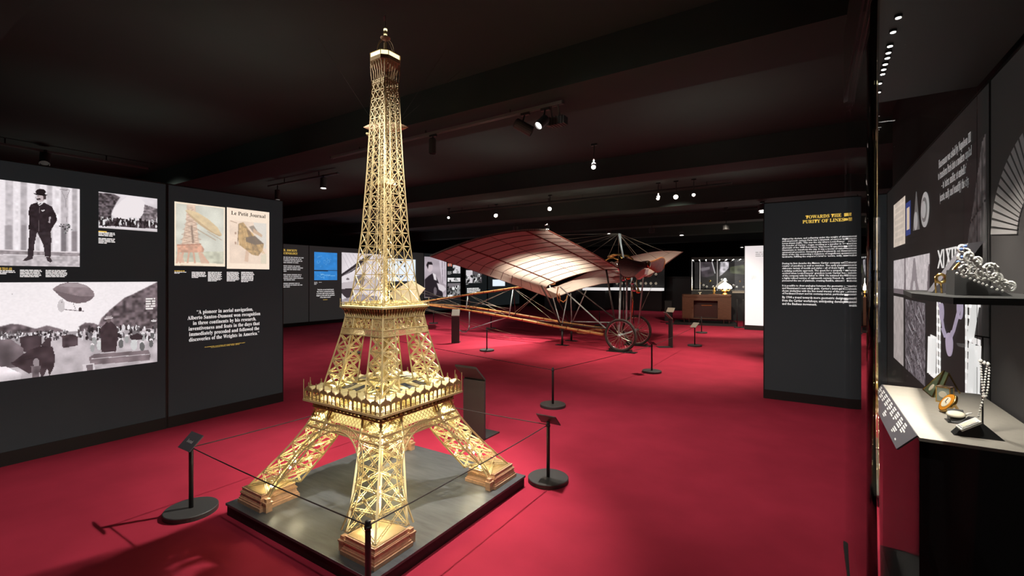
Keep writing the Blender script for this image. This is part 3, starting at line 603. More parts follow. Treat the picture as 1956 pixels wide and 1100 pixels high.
# ================================================================ RIGHT WALL GRAPHICS (face at x = 0.75, looking towards -x)
WX = 0.75
cG = lambda px, py: tuple(at_x(px, py, WX))[1:]
toG = lambda A, Z: (np.full_like(A, WX - 0.004), A, Z)
fG = frame((WX, 0, 0), (0, -1, 0))
sy = cG(1892, 500)[0]
r1 = panel('exhibit_lightbox', 'dark wall panel with clock numerals and city quotation seen through glass', sy + 0.008, 6.76, WX, -1, M['fabric_panel_right'], 2.535, 0.07)
r2 = panel('exhibit_lightbox', 'dark wall panel with faint fan-shaped glass arch at the right edge', 0.6, sy - 0.008, WX, -1, M['fabric_panel_right'], 2.535, 0.07)
def bg_(px0, py0, px1, py1):       # box on the right wall: board x runs towards -y
    p = cG(px0, py1); r = cG(px1, py0); return (-p[0], p[1], -r[0], r[1])
def gbox(y0, z0, y1, z1): return (-y0, z0, -y1, z1)
HQ = ['Haussmann was asked by Napoleon III', 'to transform Paris into a modern capital', '– to ‘aérer, unifier, et embellir’', '(aerate, unify, and beautify) the city.']
lettering([serif(s) for s in HQ], gbox(4.26, 2.055, 3.48, 2.36), fG, M['grey_text'], r1, 'CENTER', res=2, bold=0.01, name='quotation', lift=0.004)
def gprint(name, y0, y1, z0, z1, cell, bg, label=None): return Print(min(y0, y1), max(y0, y1), z0, z1, cell, cG, bg)
pr = gprint('p', 5.56, 6.25, 1.875, 2.32, 0.02, (222, 204, 190)).grain(0.06, 8)
for k in range(14): pr.c[2 + k * 1 + k // 2: 3 + k + k // 2, 4:-4] *= 0.93
pr.build('page_print', toG, M['print'], r1, 'pale beige printed page')
pr = gprint('p', 5.29, 5.53, 1.94, 2.24, 0.01, (52, 66, 128)); hh, ww = pr.c.shape[:2]; pr.c[5:hh - 5, 5:ww - 5] = (0.86, 0.77, 0.68); pr.build('clock_print', toG, M['print'], r1, 'small blue-framed picture')
b = MB(); b.prism([(WX, 5.18, 1.96), (WX, 4.915, 1.95), (WX, 5.045, 2.275)], (-0.004, 0, 0)); b.build('triangle_print', M['dim_text'], r1)
def disc(y, z, ry, rz, m, name, lift, par, n=28):
    b = MB(); b.prism([(WX - lift, y + ry * math.cos(2 * PI * k / n), z + rz * math.sin(2 * PI * k / n)) for k in range(n)], (-0.003, 0, 0)); return b.build(name, m, par)
disc(5.045, 2.03, 0.07, 0.075, M['grey_text'], 'dial_print', 0.005, r1); disc(4.69, 2.08, 0.145, 0.135, M['grey_text'], 'dial_print', 0.003, r1); disc(4.69, 2.08, 0.10, 0.095, M['dim_text'], 'dial_ring', 0.007, r1); disc(4.69, 2.08, 0.07, 0.065, M['grey_text'], 'dial_face', 0.011, r1)
pr = gprint('p', 4.53, 6.25, 1.40, 1.738, 0.016, (206, 194, 196)).grain(0.08, 8)
def GP(*pts): return pts
def inv(y, z):                       # wall metres back to a photo point, for drawing on this wall in metres
    v = Vector((WX, y, z)) - EYE; d = v.dot(FW); return (CX + F * v.dot(RT) / d, CY - F * v.z / d)
def W_(*pts): return [inv(*p) for p in pts]
pr.poly(W_((5.08, 1.72), (5.16, 1.72), (5.24, 1.55), (5.34, 1.43), (4.90, 1.43), (5.0, 1.55)), (150, 138, 142)); pr.poly(W_((5.05, 1.43), (5.2, 1.43), (5.16, 1.53), (5.09, 1.53)), (206, 196, 198))
pr.poly(W_((4.53, 1.40), (6.25, 1.40), (6.25, 1.45), (4.53, 1.45)), (120, 108, 112)); pr.poly(W_((4.53, 1.45), (4.62, 1.45), (4.58, 1.64), (4.53, 1.66)), (110, 98, 102)); pr.poly(W_((5.52, 1.45), (5.62, 1.45), (5.60, 1.735), (5.55, 1.735)), (120, 108, 112))
pr.grain(0.06, 30).build('photo_print', toG, M['print'], r1, 'black and white photograph of an exhibition tower')
pr = gprint('p', 5.65, 6.25, 0.72, 1.37, 0.018, (176, 164, 162)).grain(0.08, 14); pr.build('photo_print', toG, M['print'], r1, 'pale grey photograph')
pr = gprint('p', 4.68, 5.56, 0.72, 1.36, 0.010, (128, 118, 124)).grain(0.35, 26, 5)
for k in range(70):
    y = random.uniform(4.68, 5.56); z = random.uniform(0.72, 1.36); an = random.choice((0.3, 0.5, 1.9, 2.2, 1.2)); L_ = random.uniform(0.06, 0.35)
    pr.poly(W_((y, z), (y + L_ * math.cos(an), z + L_ * math.sin(an)), (y + L_ * math.cos(an), z + L_ * math.sin(an) + 0.012), (y, z + 0.012)), random.choice(((226, 216, 222), (60, 52, 58), (46, 40, 46))))
pr.build('map_print', toG, M['print_dim'], r1, 'engraved city street map')
lettering(['XI'], gbox(4.285, 1.62, 4.09, 1.745), fG, M['white_text'], r1, lift=0.004, name='clock_numeral', bold=0.03)
lettering([serif('XII')], gbox(4.05, 1.62, 3.78, 1.745), fG, M['white_text'], r1, lift=0.004, name='clock_numeral', bold=0.02)
def railtrack(y0, y1, z0, z1, n, side):
    b = MB()
    for (ya, yb) in ((y0, y0 + (y1 - y0) * 0.22), (y1 - (y1 - y0) * 0.22, y1)): b.box((WX - 0.005, min(ya, yb), z0), (WX, max(ya, yb), z1))
    for k in range(n + 1):
        z = z0 + (z1 - z0) * k / n; b.box((WX - 0.005, min(y0, y1), z - 0.009), (WX, max(y0, y1), z + 0.009))
    return b.build('minute_track', M['white_text'], r1)
railtrack(4.30, 4.21, 0.83, 1.46, 11, 1); railtrack(3.60, 3.50, 0.78, 1.46, 11, 1)
b = MB()
for ya, yb, za, zb in ((4.50, 4.33, 1.10, 1.14), (4.50, 4.33, 0.84, 0.88), (3.48, 3.34, 1.40, 1.43), (3.48, 3.34, 0.92, 0.95), (3.48, 3.34, 1.20, 1.23)): b.box((WX - 0.005, yb, za), (WX, ya, zb))
for (y_, z_) in ((4.48, 0.86), (4.36, 0.86), (4.42, 0.86), (3.46, 0.93), (3.36, 0.93)):
    b.bar((WX - 0.003, y_, z_), (WX - 0.003, y_ - 0.03, z_ + 0.27), 0.005, 0.045, up=(1, 0, 0))
b.bar((WX - 0.003, 3.46, 1.22), (WX - 0.003, 3.36, 1.42), 0.005, 0.05, up=(1, 0, 0)); b.build('clock_numeral', M['white_text'], r1)
b = MB()                                                         # lilac pendulum hand hanging in the open dial
def hand(pts, wd):
    for p_, q_ in zip(pts[:-1], pts[1:]): b.bar((WX - 0.003, *p_), (WX - 0.003, *q_), 0.005, wd, up=(1, 0, 0))
hand([(4.24, 1.41), (4.18, 1.34), (4.10, 1.22)], 0.018); hand([(3.66, 1.43), (3.74, 1.34), (3.84, 1.23)], 0.022); hand([(4.10, 1.22), (4.02, 1.17)], 0.03); hand([(3.84, 1.23), (3.92, 1.17)], 0.03)
for (yc, zc, a_, c_) in ((4.155, 1.325, 0.038, 0.055), (3.71, 1.375, 0.045, 0.06)):
    b.tube([(WX - 0.004, yc + a_ * math.cos(2 * PI * k / 18), zc + c_ * math.sin(2 * PI * k / 18)) for k in range(18)], 0.007, 5, closed=True)
b.prism([(WX, 3.97 + 0.085 * math.cos(2 * PI * k / 20), 1.145 + (0.09 if math.sin(2 * PI * k / 20) < 0 else 0.06) * math.sin(2 * PI * k / 20)) for k in range(20)], (-0.005, 0, 0))
b.build('clock_hand', mat('print_lilac', (0.3, 0.27, 0.33), 0.7, emit=srgb(186, 172, 196), estr=0.8), r1)
# faint printed arches on both right wall panels
b = MB()
def fan(yc, zc, ri, ro, a_0, a_1, n, squash=1.0):
    for k in range(n):
        t_ = a_0 + (a_1 - a_0) * k / n; t2 = t_ + (a_1 - a_0) / n * 0.72
        b.add([(WX - 0.004, yc + r_ * math.cos(u), zc + r_ * squash * math.sin(u)) for r_, u in ((ri, t_), (ro, t_), (ro, t2), (ri, t2))], [(0, 1, 2, 3)])
fan(2.55, 1.72, 0.28, 0.62, 0.1, PI - 0.05, 34, 0.75)
b.build('arch_print', mat('print_grey', (0.2, 0.19, 0.19), 0.7, emit=(1, 1, 1), estr=0.045), r2)
pr = gprint('p', 3.22, 3.62, 1.62, 2.28, 0.012, (30, 27, 27)); pr.poly(W_((3.24, 2.28), (3.30, 2.25), (3.60, 1.66), (3.24, 1.66)), (66, 60, 60), 1, 0.3, 20)
pr.line(inv(3.24, 1.95), inv(3.5, 1.86), 2, (30, 27, 27)); pr.line(inv(3.3, 2.2), inv(3.3, 1.66), 2, (36, 32, 32)); pr.build('iron_frame_print', toG, M['print'], r1, 'faint photograph of iron framework')

# ================================================================ BLACK DISPLAY PLINTH AND THE GOLDEN TOWER MODEL
TX, TY, TZ = -2.496, 2.224, 0.08
t = thing('display_plinth', 'low square black display plinth under the golden tower model', 'plinth', (TX, TY, 0))
b = MB(); b.box((-0.715, -0.715, 0.065), (0.715, 0.715, TZ)); b.build('top_board', M['slate'], t)
b = MB(); b.box((-0.708, -0.708, 0.0), (0.708, 0.708, 0.065)); b.build('side_board', M['plinthblack'], t)

tower = thing('tower_model', 'tall golden lattice tower model lit from within on a black plinth', 'model', (TX, TY, TZ))
PROF_Z = [0.10, 0.20, 0.30, 0.40, 0.516, 0.62, 0.755, 0.90, 1.10, 1.25, 1.42, 1.77, 2.21, 2.505, 2.835, 3.0]
PROF_O = [0.618, 0.545, 0.472, 0.408, 0.345, 0.312, 0.285, 0.252, 0.207, 0.180, 0.150, 0.113, 0.088, 0.075, 0.064, 0.062]
LEG_Z = [0.10, 0.30, 0.516, 0.62, 0.755, 1.10, 1.25, 1.42, 1.77, 2.0, 2.505, 2.835, 3.0]
LEG_W = [0.225, 0.200, 0.175, 0.165, 0.150, 0.106, 0.092, 0.080, 0.066, 0.058, 0.048, 0.042, 0.042]
def outer(z): return float(np.interp(z, PROF_Z, PROF_O))
def legw(z): return float(np.interp(z, LEG_Z, LEG_W))
def corner(sx, sy, i, j, z):      # i, j = 0 outer, 1 inner along x and y
    o = outer(z); l = legw(z); return Vector((sx * (o - i * l), sy * (o - j * l), z))
def laced(b, p, q, n, d, w=0.0034, step=0.022):   # a girder of two rails and zigzag lacing; n is the face normal
    p = Vector(p); q = Vector(q); ax = (q - p); L = ax.length; ax.normalize(); s = ax.cross(n).normalized() * d
    b.bar(p + s, q + s, w, up=n); b.bar(p - s, q - s, w, up=n)
    k = max(2, int(L / step)); sg = 1
    for i in range(k):
        a = p + ax * (L * i / k) + s * sg; c = p + ax * (L * (i + 1) / k) - s * sg; b.bar(a, c, w * 0.6, up=n); sg = -sg
FACES = (((0, 0), (1, 0)), ((0, 0), (0, 1)), ((1, 0), (1, 1)), ((0, 1), (1, 1)))   # pairs of corner posts per face of a leg
def leg_face(b, sx, sy, fa, z0, z1, lace, d=0.006):
    (i0, j0), (i1, j1) = fa
    a0 = corner(sx, sy, i0, j0, z0); a1 = corner(sx, sy, i0, j0, z1); c0 = corner(sx, sy, i1, j1, z0); c1 = corner(sx, sy, i1, j1, z1)
    n = (a1 - a0).cross(c0 - a0).normalized()
    if lace:
        laced(b, a0, c1, n, d); laced(b, c0, a1, n, d); laced(b, a1, c1, n, d * 0.7)
        m = (a0 + c1 + c0 + a1) / 4; e = n * 0.004
        b.add([m + (c0 - a0).normalized() * 0.012 + e, m + Vector((0, 0, 0.012)) + e, m - (c0 - a0).normalized() * 0.012 + e, m - Vector((0, 0, 0.012)) + e], [(0, 1, 2, 3)])
    else:
        w = 0.0042; b.bar(a0, c1, w, w * 0.6, up=n); b.bar(c0, a1, w, w * 0.6, up=n); b.bar(a1, c1, w, w * 0.6, up=n)
def posts(parent, sx, sy, zs, w, name='corner_girder'):
    for i in (0, 1):
        for j in (0, 1):
            b = MB()
            for z0, z1 in zip(zs[:-1], zs[1:]): b.bar(corner(sx, sy, i, j, z0), corner(sx, sy, i, j, z1), w, up=(sx, sy, 0))
            b.build(name, M['brass'], parent)
LOW = [0.10, 0.185, 0.275, 0.37, 0.47, 0.545, 0.62]
UPP = [0.665, 0.745, 0.83, 0.915, 1.0, 1.09, 1.18, 1.235]
for sx in (-1, 1):
    for sy in (-1, 1):
        # masonry pedestal with stepped mouldings and two side blocks that carry the arch feet
        cx_, cy_ = sx * 0.530, sy * 0.530
        b = MB()
        def sq(h, z0, z1, h2=None):
            h2 = h if h2 is None else h2
            b.frustum((cx_ - h, cy_ - h, cx_ + h, cy_ + h), (cx_ - h2, cy_ - h2, cx_ + h2, cy_ + h2), z0, z1)
        sq(0.135, 0.0, 0.022); sq(0.129, 0.022, 0.034); sq(0.125, 0.034, 0.06, 0.119); sq(0.125, 0.060, 0.068); sq(0.121, 0.068, 0.074); sq(0.117, 0.074, 0.088, 0.112); sq(0.116, 0.088, 0.096)
        ped = b.build('pedestal', M['copper_wood'], tower)
        for (ax_, ay_) in ((sx * 0.378, sy * 0.625), (sx * 0.625, sy * 0.378)):
            b = MB(); b.box((ax_ - 0.02, ay_ - 0.02, 0), (ax_ + 0.02, ay_ + 0.02, 0.05)); b.box((ax_ - 0.024, ay_ - 0.024, 0.05), (ax_ + 0.024, ay_ + 0.024, 0.06)); b.box((ax_ - 0.014, ay_ - 0.014, 0.06), (ax_ + 0.014, ay_ + 0.014, 0.08))
            b.build('arch_block', M['copper_wood'], ped)
        b = MB(); b.box((cx_ - 0.108, cy_ - 0.108, 0.096), (cx_ + 0.108, cy_ + 0.108, 0.0985)); b.build('pedestal_deck', M['brass_dark'], ped)
        # lower leg
        lg = MB(); lg.tube([corner(sx, sy, 0, 0, 0.0985) * 0.5 + corner(sx, sy, 1, 1, 0.0985) * 0.5, corner(sx, sy, 0, 0, 0.62) * 0.5 + corner(sx, sy, 1, 1, 0.62) * 0.5], 0.004, 6)
        leg = lg.build('leg', M['brass'], tower)
        posts(leg, sx, sy, [0.0985] + LOW[1:], 0.0115)
        br = MB()
        for z0, z1 in zip(LOW[:-1], LOW[1:]):
            for fa in FACES: leg_face(br, sx, sy, fa, z0, z1, True)
        tag(br.build('leg_bracing', M['brass'], leg), kind='stuff')
        # lamps inside the leg
        for k, z in enumerate((0.112, 0.20, 0.235, 0.47)):
            c = (corner(sx, sy, 0, 0, z) + corner(sx, sy, 1, 1, z)) / 2
            if k == 0: c += Vector((-sx * 0.02 + 0.02, -0.055 if sy < 0 else -0.06, 0))
            b = MB(); b.lathe([(0.002, -0.009), (0.008, -0.004), (0.009, 0.003), (0.002, 0.010)], 8, Matrix.Translation(c))
            b.build('bulb', M['bulb'], leg, True)
            if k in (0, 2, 3): point('leg_lamp', Vector((TX, TY, TZ)) + c + Vector((0, 0, 0.025)), (0.6, 0, 2.4, 2.8)[k], (1, 0.90, 0.58))
        # upper leg between the two floors
        lg = MB(); lg.tube([corner(sx, sy, 0, 0, 0.665) * 0.5 + corner(sx, sy, 1, 1, 0.665) * 0.5, corner(sx, sy, 0, 0, 1.235) * 0.5 + corner(sx, sy, 1, 1, 1.235) * 0.5], 0.003, 6)
        leg = lg.build('upper_leg', M['brass'], tower)
        posts(leg, sx, sy, UPP, 0.0095)
        br = MB()
        for z0, z1 in zip(UPP[:-1], UPP[1:]):
            for fa in FACES: leg_face(br, sx, sy, fa, z0, z1, True, 0.0042)
        tag(br.build('leg_bracing', M['brass'], leg), kind='stuff')
# sides: local frame with the side along u, outward normal n
SIDES = [((1, 0, 0), (0, -1, 0)), ((0, 1, 0), (1, 0, 0)), ((-1, 0, 0), (0, 1, 0)), ((0, -1, 0), (-1, 0, 0))]
def side_pt(u, n, a, o, z): return Vector(u) * a + Vector(n) * o + Vector((0, 0, z))
def lattice_screen(b, u, n, z0, z1, off, pitch, w, half0, half1, frame_w=0.006):
    """diagonal trellis filling a leaning strip of the side between two heights"""
    def P_(a, tt): return side_pt(u, n, a, (outer(z0) * (1 - tt) + outer(z1) * tt) + off, z0 * (1 - tt) + z1 * tt)
    hh = z1 - z0; N = int(2 * half0 / pitch)
    for k in range(-int(hh / pitch) - 1, N + 1):
        for s in (1, -1):
            a0 = -half0 + k * pitch; a1 = a0 + hh
            if s < 0: a0, a1 = -a0, -a1
            t0, t1 = 0.0, 1.0
            lim = half0
            def cl(a): return max(-lim, min(lim, a))
            if abs(a0) > lim and abs(a1) > lim and a0 * a1 > 0: continue
            d = a1 - a0
            ts = sorted(((-lim - a0) / d, (lim - a0) / d)); t0 = max(0, ts[0]); t1 = min(1, ts[1])
            if t1 - t0 < 0.03: continue
            b.bar(P_(a0 + d * t0, t0), P_(a0 + d * t1, t1), w, w * 0.6, up=n)
    b.bar(P_(-half0, 0), P_(half0, 0), frame_w, up=n); b.bar(P_(-half1, 1), P_(half1, 1), frame_w, up=n)
bay_me = None
NB = 9; GH = 0.372; BW = 2 * GH / NB
def bay_mesh():
    """one bay of the gallery: two round arched openings under an ogee gable with a finial"""
    b = MB(); hw = BW / 2; th = 0.006
    def opening(x):
        for c in (-hw * 0.46, hw * 0.46):
            r = hw * 0.37
            if abs(x - c) < r: return 0.047 + math.sqrt(max(0, r * r - (x - c) ** 2)) * 1.15
        return 0.0
    def top(x):
        s = 1 - abs(x) / hw; return 0.060 + 0.024 * math.sqrt(max(0, 1 - (1 - min(1, s / 0.8)) ** 2)) + 0.018 * (max(0, s - 0.65) / 0.35) ** 1.6
    xs = sorted(set([-hw + 2 * hw * k / 40 for k in range(41)] + [c + sg * (hw * 0.37 + e) for c in (-hw * 0.46, hw * 0.46) for sg in (1, -1) for e in (-1e-4, 1e-4)]))
    for xa, xb in zip(xs[:-1], xs[1:]):
        if xb - xa < 3e-4: continue
        oa, ob = opening(xa + 1e-6), opening(xb - 1e-6); ta, tb = top(xa), top(xb)
        v = [(xa, -th / 2, oa), (xb, -th / 2, ob), (xb, -th / 2, tb), (xa, -th / 2, ta), (xa, th / 2, oa), (xb, th / 2, ob), (xb, th / 2, tb), (xa, th / 2, ta)]
        b.add(v, [(0, 1, 2, 3), (7, 6, 5, 4), (3, 2, 6, 7), (1, 0, 4, 5)])
    b.box((-hw, -0.005, 0.0), (-hw + 0.005, 0.005, 0.07)); b.box((-hw, -0.002, 0.016), (hw, 0.002, 0.0195)); b.box((-hw, -0.002, 0.006), (hw, 0.002, 0.0085))
    b.box((-hw * 0.46 - 0.0012, -0.001, 0), (-hw * 0.46 + 0.0012, 0.001, 0.047)); b.box((hw * 0.46 - 0.0012, -0.001, 0), (hw * 0.46 + 0.0012, 0.001, 0.047))
    b.lathe([(0.001, 0.098), (0.0045, 0.104), (0.0045, 0.109), (0.001, 0.120)], 6)
    return b.mesh('arcade_bay', M['brass_dark'])
def roof_mesh(flat):
    b = MB(); hw = BW / 2; L_ = 0.105; k = 10
    pts = [(-hw + 2 * hw * i / k, 0.062 + 0.026 * math.sin(PI * i / k)) for i in range(k + 1)]
    b.prism([(x, 0.006, z) for x, z in pts] + [(hw, 0.006, 0.055), (-hw, 0.006, 0.055)], (0, L_, 0))
    return b.mesh('bay_roof', M['cream'])
bay_me = bay_mesh(); roof_me = roof_mesh(0)
ZD = 0.655
b = MB(); b.frustum((-0.318, -0.318, 0.318, 0.318), (-0.318, -0.318, 0.318, 0.318), 0.605, 0.61); 
# floor ring of the first floor with an open well
for (x0, y0, x1, y1) in ((-0.38, -0.38, 0.38, -0.17), (-0.38, 0.17, 0.38, 0.38), (-0.38, -0.17, -0.17, 0.17), (0.17, -0.17, 0.38, 0.17)): b.box((x0, y0, ZD - 0.008), (x1, y1, ZD))
b2 = MB()
for (x0, y0, x1, y1) in ((-0.38, -0.38, 0.38, -0.17), (-0.38, 0.17, 0.38, 0.38), (-0.38, -0.17, -0.17, 0.17), (0.17, -0.17, 0.38, 0.17)): b2.box((x0, y0, ZD - 0.008), (x1, y1, ZD))
gallery = b2.build('gallery_deck', M['cream'], tower)
for si, (u, n) in enumerate(SIDES):
    U, N_ = Vector(u), Vector(n); rz = math.atan2(u[1], u[0])
    # trellis screen, small trellis band, arch
    b = MB(); lattice_screen(b, u, n, 0.52, 0.598, 0.004, 0.030, 0.0028, 0.345, 0.318, 0.009); tag(b.build('lattice_girder', M['brass'], tower), kind='stuff')
    b = MB(); lattice_screen(b, u, n, 0.482, 0.516, 0.004, 0.0125, 0.0024, 0.362, 0.345, 0.008)
    for a in (-0.17, 0.17): b.bar(side_pt(u, n, a * 1.07, outer(0.48) + 0.006, 0.48), side_pt(u, n, a, outer(0.60) + 0.006, 0.60), 0.009, up=n)
    tag(b.build('lattice_band', M['brass'], tower), kind='stuff')
    b = MB(); z0, z1 = 0.522, 0.597
    b.add([side_pt(u, n, -0.30, outer(z0) - 0.034, z0), side_pt(u, n, 0.30, outer(z0) - 0.034, z0), side_pt(u, n, 0.28, outer(z1) - 0.034, z1), side_pt(u, n, -0.28, outer(z1) - 0.034, z1)], [(0, 1, 2, 3)])
    b.build('inner_screen', M['trans_cream'], tower)
    A_, B_ = 0.352, 0.398; arch = MB()
    def arc(th, grow): 
        z = 0.098 + (B_ + grow) * math.sin(th); a = (A_ + grow * 0.9) * math.cos(th)
        zz = max(z, 0.10); return side_pt(u, n, a, outer(zz) + 0.008, z)
    K = 44; ths = [PI * k / K for k in range(K + 1)]
    for g, w in ((0.0, 0.008), (0.036, 0.0065)): 
        for t0, t1 in zip(ths[:-1], ths[1:]): arch.bar(arc(t0, g), arc(t1, g), w, w * 0.8, up=n)
    ao = arch.build('arch', M['brass'], tower)
    rg = MB()
    for k in range(3, K - 2):
        rg.bar(arc(ths[k], 0), arc(ths[k], 0.036), 0.003, up=n)
        if 6 < k < K - 6: rg.bar(arc(ths[k], 0.002), arc(ths[k + 1], 0.034), 0.0018, up=n)
    tag(rg.build('arch_lacing', M['brass'], ao), kind='stuff')
    # corbel band
    b = MB(); 
    b.prism([side_pt(u, n, -0.314, 0.314, 0.603), side_pt(u, n, 0.314, 0.314, 0.603), side_pt(u, n, 0.326, 0.326, 0.647), side_pt(u, n, -0.326, 0.326, 0.647)], -N_ * 0.006)
    cb = b.build('corbel_wall', M['brass_dark'], tower)
    b = MB()
    for k in range(19):
        a = -0.318 + 0.636 * k / 18; s = a / 0.318
        b.prism([side_pt(u, n, a - 0.003, 0.316, 0.606), side_pt(u, n, a * 1.02 - 0.003, 0.334, 0.606), side_pt(u, n, a * 1.05 - 0.003, 0.342, 0.628), side_pt(u, n, a * 1.13 - 0.003, 0.368, 0.646), side_pt(u, n, a * 1.03 - 0.003, 0.326, 0.647)], U * 0.006)
    b.bar(side_pt(u, n, -0.336, 0.336, 0.605), side_pt(u, n, 0.336, 0.336, 0.605), 0.008, up=n)
    b.build('corbel_brackets', M['brass_dark'], cb)
    # gallery arcade and roofs
    rim = MB(); rim.bar(side_pt(u, n, -0.382, 0.379, ZD - 0.003), side_pt(u, n, 0.382, 0.379, ZD - 0.003), 0.007, 0.014, up=(0, 0, 1)); rim.build('deck_rim', M['brass'], gallery)
    for k in range(NB):
        a = -GH + (k + 0.5) * BW
        o = link('arcade_bay', bay_me, gallery, side_pt(u, n, a, GH, ZD), (0, 0, rz))
        if 1 <= k < NB - 1 or si % 2 == 0 and True: link('bay_roof', roof_me, gallery, side_pt(u, n, a, GH, ZD), (0, 0, rz))
    for k in range(5):                                   # dark skylights over the middle of each side
        a = (-0.11 + 0.055 * k); b = MB()
        p = [side_pt(u, n, a - 0.021, 0.262, 0.738), side_pt(u, n, a + 0.021, 0.262, 0.738), side_pt(u, n, a + 0.021, 0.165, 0.752), side_pt(u, n, a - 0.021, 0.165, 0.752)]
        b.prism([p[0], p[1], p[2], p[3]], Vector((0, 0, 0.004))); b.build('skylight', M['skylight'] if k % 2 == 0 else M['cream'], gallery)
    b = MB(); b.box((-0.14, 0.107, 0.0), (0.14, 0.205, 0.078)); b.xf(Matrix.Translation(side_pt(u, n, 0, GH, ZD)) @ Matrix.Rotation(rz, 4, 'Z')); b.build('pavilion', M['cream'], gallery)
    for a in (-0.185, 0.185):
        b = MB(); c = side_pt(u, n, a, 0.20, ZD); b.lathe([(0.030, 0.0), (0.030, 0.04), (0.028, 0.055), (0.020, 0.07), (0.008, 0.078), (0.001, 0.088)], 14, Matrix.Translation(c)); b.build('kiosk_dome', M['olive'], gallery, True)
    # foliage-like brass swags hanging below the deck
    b = MB(); r = random.Random(5 + si)
    for k in range(26):
        a = -0.30 + 0.6 * k / 25; p = side_pt(u, n, a, 0.362, 0.645); b.bar(p, p + Vector((r.uniform(-.006, .006), r.uniform(-.006, .006), -r.uniform(0.008, 0.02))), 0.003, up=n)
    tag(b.build('swag', M['olive'], gallery), kind='stuff')
    # second floor: bracket band, girders
    b = MB(); lattice_screen(b, u, n, 1.095, 1.135, 0.004, 0.0135, 0.0026, 0.207, 0.200, 0.006); tag(b.build('lattice_band', M['brass'], tower), kind='stuff')
    b = MB()
    for k in range(8):
        aa, ab = -0.19 + 0.38 * k / 8, -0.19 + 0.38 * (k + 1) / 8
        for (s0, s1) in ((aa, ab), (ab, aa)): b.bar(side_pt(u, n, s0, outer(1.137), 1.137), side_pt(u, n, s1 * 0.95, outer(1.205), 1.205), 0.004, up=n)
        b.bar(side_pt(u, n, aa, outer(1.137), 1.137), side_pt(u, n, aa * .95, outer(1.205), 1.205), 0.003, up=n)
    b.bar(side_pt(u, n, -0.19, outer(1.21) + .002, 1.21), side_pt(u, n, 0.19, outer(1.21) + .002, 1.21), 0.009, up=n)
    b.build('cross_girder', M['brass'], tower)
    b = MB(); b.prism([side_pt(u, n, -0.182, 0.182, 1.212), side_pt(u, n, 0.182, 0.182, 1.212), side_pt(u, n, 0.188, 0.188, 1.272), side_pt(u, n, -0.188, 0.188, 1.272)], -N_ * 0.005); cw = b.build('upper_corbel_wall', M['brass_dark'], tower)
    b = MB()
    for k in range(17):
        a = -0.185 + 0.37 * k / 16
        b.prism([side_pt(u, n, a - 0.002, 0.183, 1.214), side_pt(u, n, a - 0.002, 0.192, 1.214), side_pt(u, n, a * 1.03 - 0.002, 0.196, 1.25), side_pt(u, n, a * 1.12 - 0.002, 0.211, 1.272), side_pt(u, n, a * 1.02 - 0.002, 0.188, 1.272)], U * 0.005)
    b.build('corbel_brackets', M['brass'], cw)
b = MB()
for (x0, y0, x1, y1) in ((-0.215, -0.215, 0.215, -0.08), (-0.215, 0.08, 0.215, 0.215), (-0.215, -0.08, -0.08, 0.08), (0.08, -0.08, 0.215, 0.08)): b.box((x0, y0, 1.272), (x1, y1, 1.284))
deck2 = b.build('upper_deck', M['brass'], tower)
for si, (u, n) in enumerate(SIDES):
    b = MB(); b.bar(side_pt(u, n, -0.212, 0.212, 1.306), side_pt(u, n, 0.212, 0.212, 1.306), 0.004, up=n)
    for k in range(25): a = -0.212 + 0.424 * k / 24; b.bar(side_pt(u, n, a, 0.212, 1.284), side_pt(u, n, a, 0.212, 1.306), 0.0018, up=n)
    b.bar(side_pt(u, n, -0.212, 0.212, 1.284), side_pt(u, n, -0.212, 0.212, 1.335), 0.003, up=n)
    b.build('railing', M['brass'], deck2)
    r = random.Random(30 + si)
    for k in range(7):
        b = MB(); a = -0.16 + 0.05 * k; h = r.uniform(0.012, 0.026); p = side_pt(u, n, a, 0.19, 1.284); b.box(p - Vector((0.014, 0.014, 0)), p + Vector((0.014, 0.014, h))); b.build('kiosk', M['cream'], deck2)
    b = MB(); b.bar(side_pt(u, n, -0.20, 0.205, 1.2865), side_pt(u, n, 0.20, 0.205, 1.2865), 0.006, 0.004, up=(0, 0, 1)); b.build('light_strip', M['strip'], deck2)
for sx in (-1, 1):
    for sy in (-1, 1):
        b = MB(); b.tube([(sx * 0.378, sy * 0.378, ZD), (sx * 0.378, sy * 0.378, ZD + 0.135)], 0.0022, 6); b.build('deck_pole', M['brass'], gallery)
        b = MB(); b.tube([(sx * 0.33, sy * 0.36, ZD + 0.06), (sx * 0.33, sy * 0.36, ZD + 0.15)], 0.0016, 6); b.build('deck_pole', M['brass'], gallery)
# shaft
zs = [1.285]; h = 0.108
while zs[-1] < 2.84: zs.append(zs[-1] + h); h = max(0.058, h * 0.967)
zs[-1] = 2.845
for sx in (-1, 1):
    for sy in (-1, 1):
        b = MB()
        for z0, z1 in zip(zs[:-1], zs[1:]): b.bar(corner(sx, sy, 0, 0, z0), corner(sx, sy, 0, 0, z1), 0.0078, up=(sx, sy, 0))
        po = b.build('shaft_corner_post', M['brass'], tower)
        b = MB()
        for z0, z1 in zip(zs[:-1], zs[1:]):
            for ij in ((1, 0), (0, 1), (1, 1)): b.bar(corner(sx, sy, *ij, z0), corner(sx, sy, *ij, z1), 0.0055 if ij != (1, 1) else 0.004, up=(sx, sy, 0))
        b.build('inner_post', M['brass'], po)
        b = MB()
        for z0, z1 in zip(zs[:-1], zs[1:]):
            for fa in FACES[:2]: leg_face(b, sx, sy, fa, z0, z1, False)
        tag(b.build('shaft_bracing', M['brass'], po), kind='stuff')
b = MB()
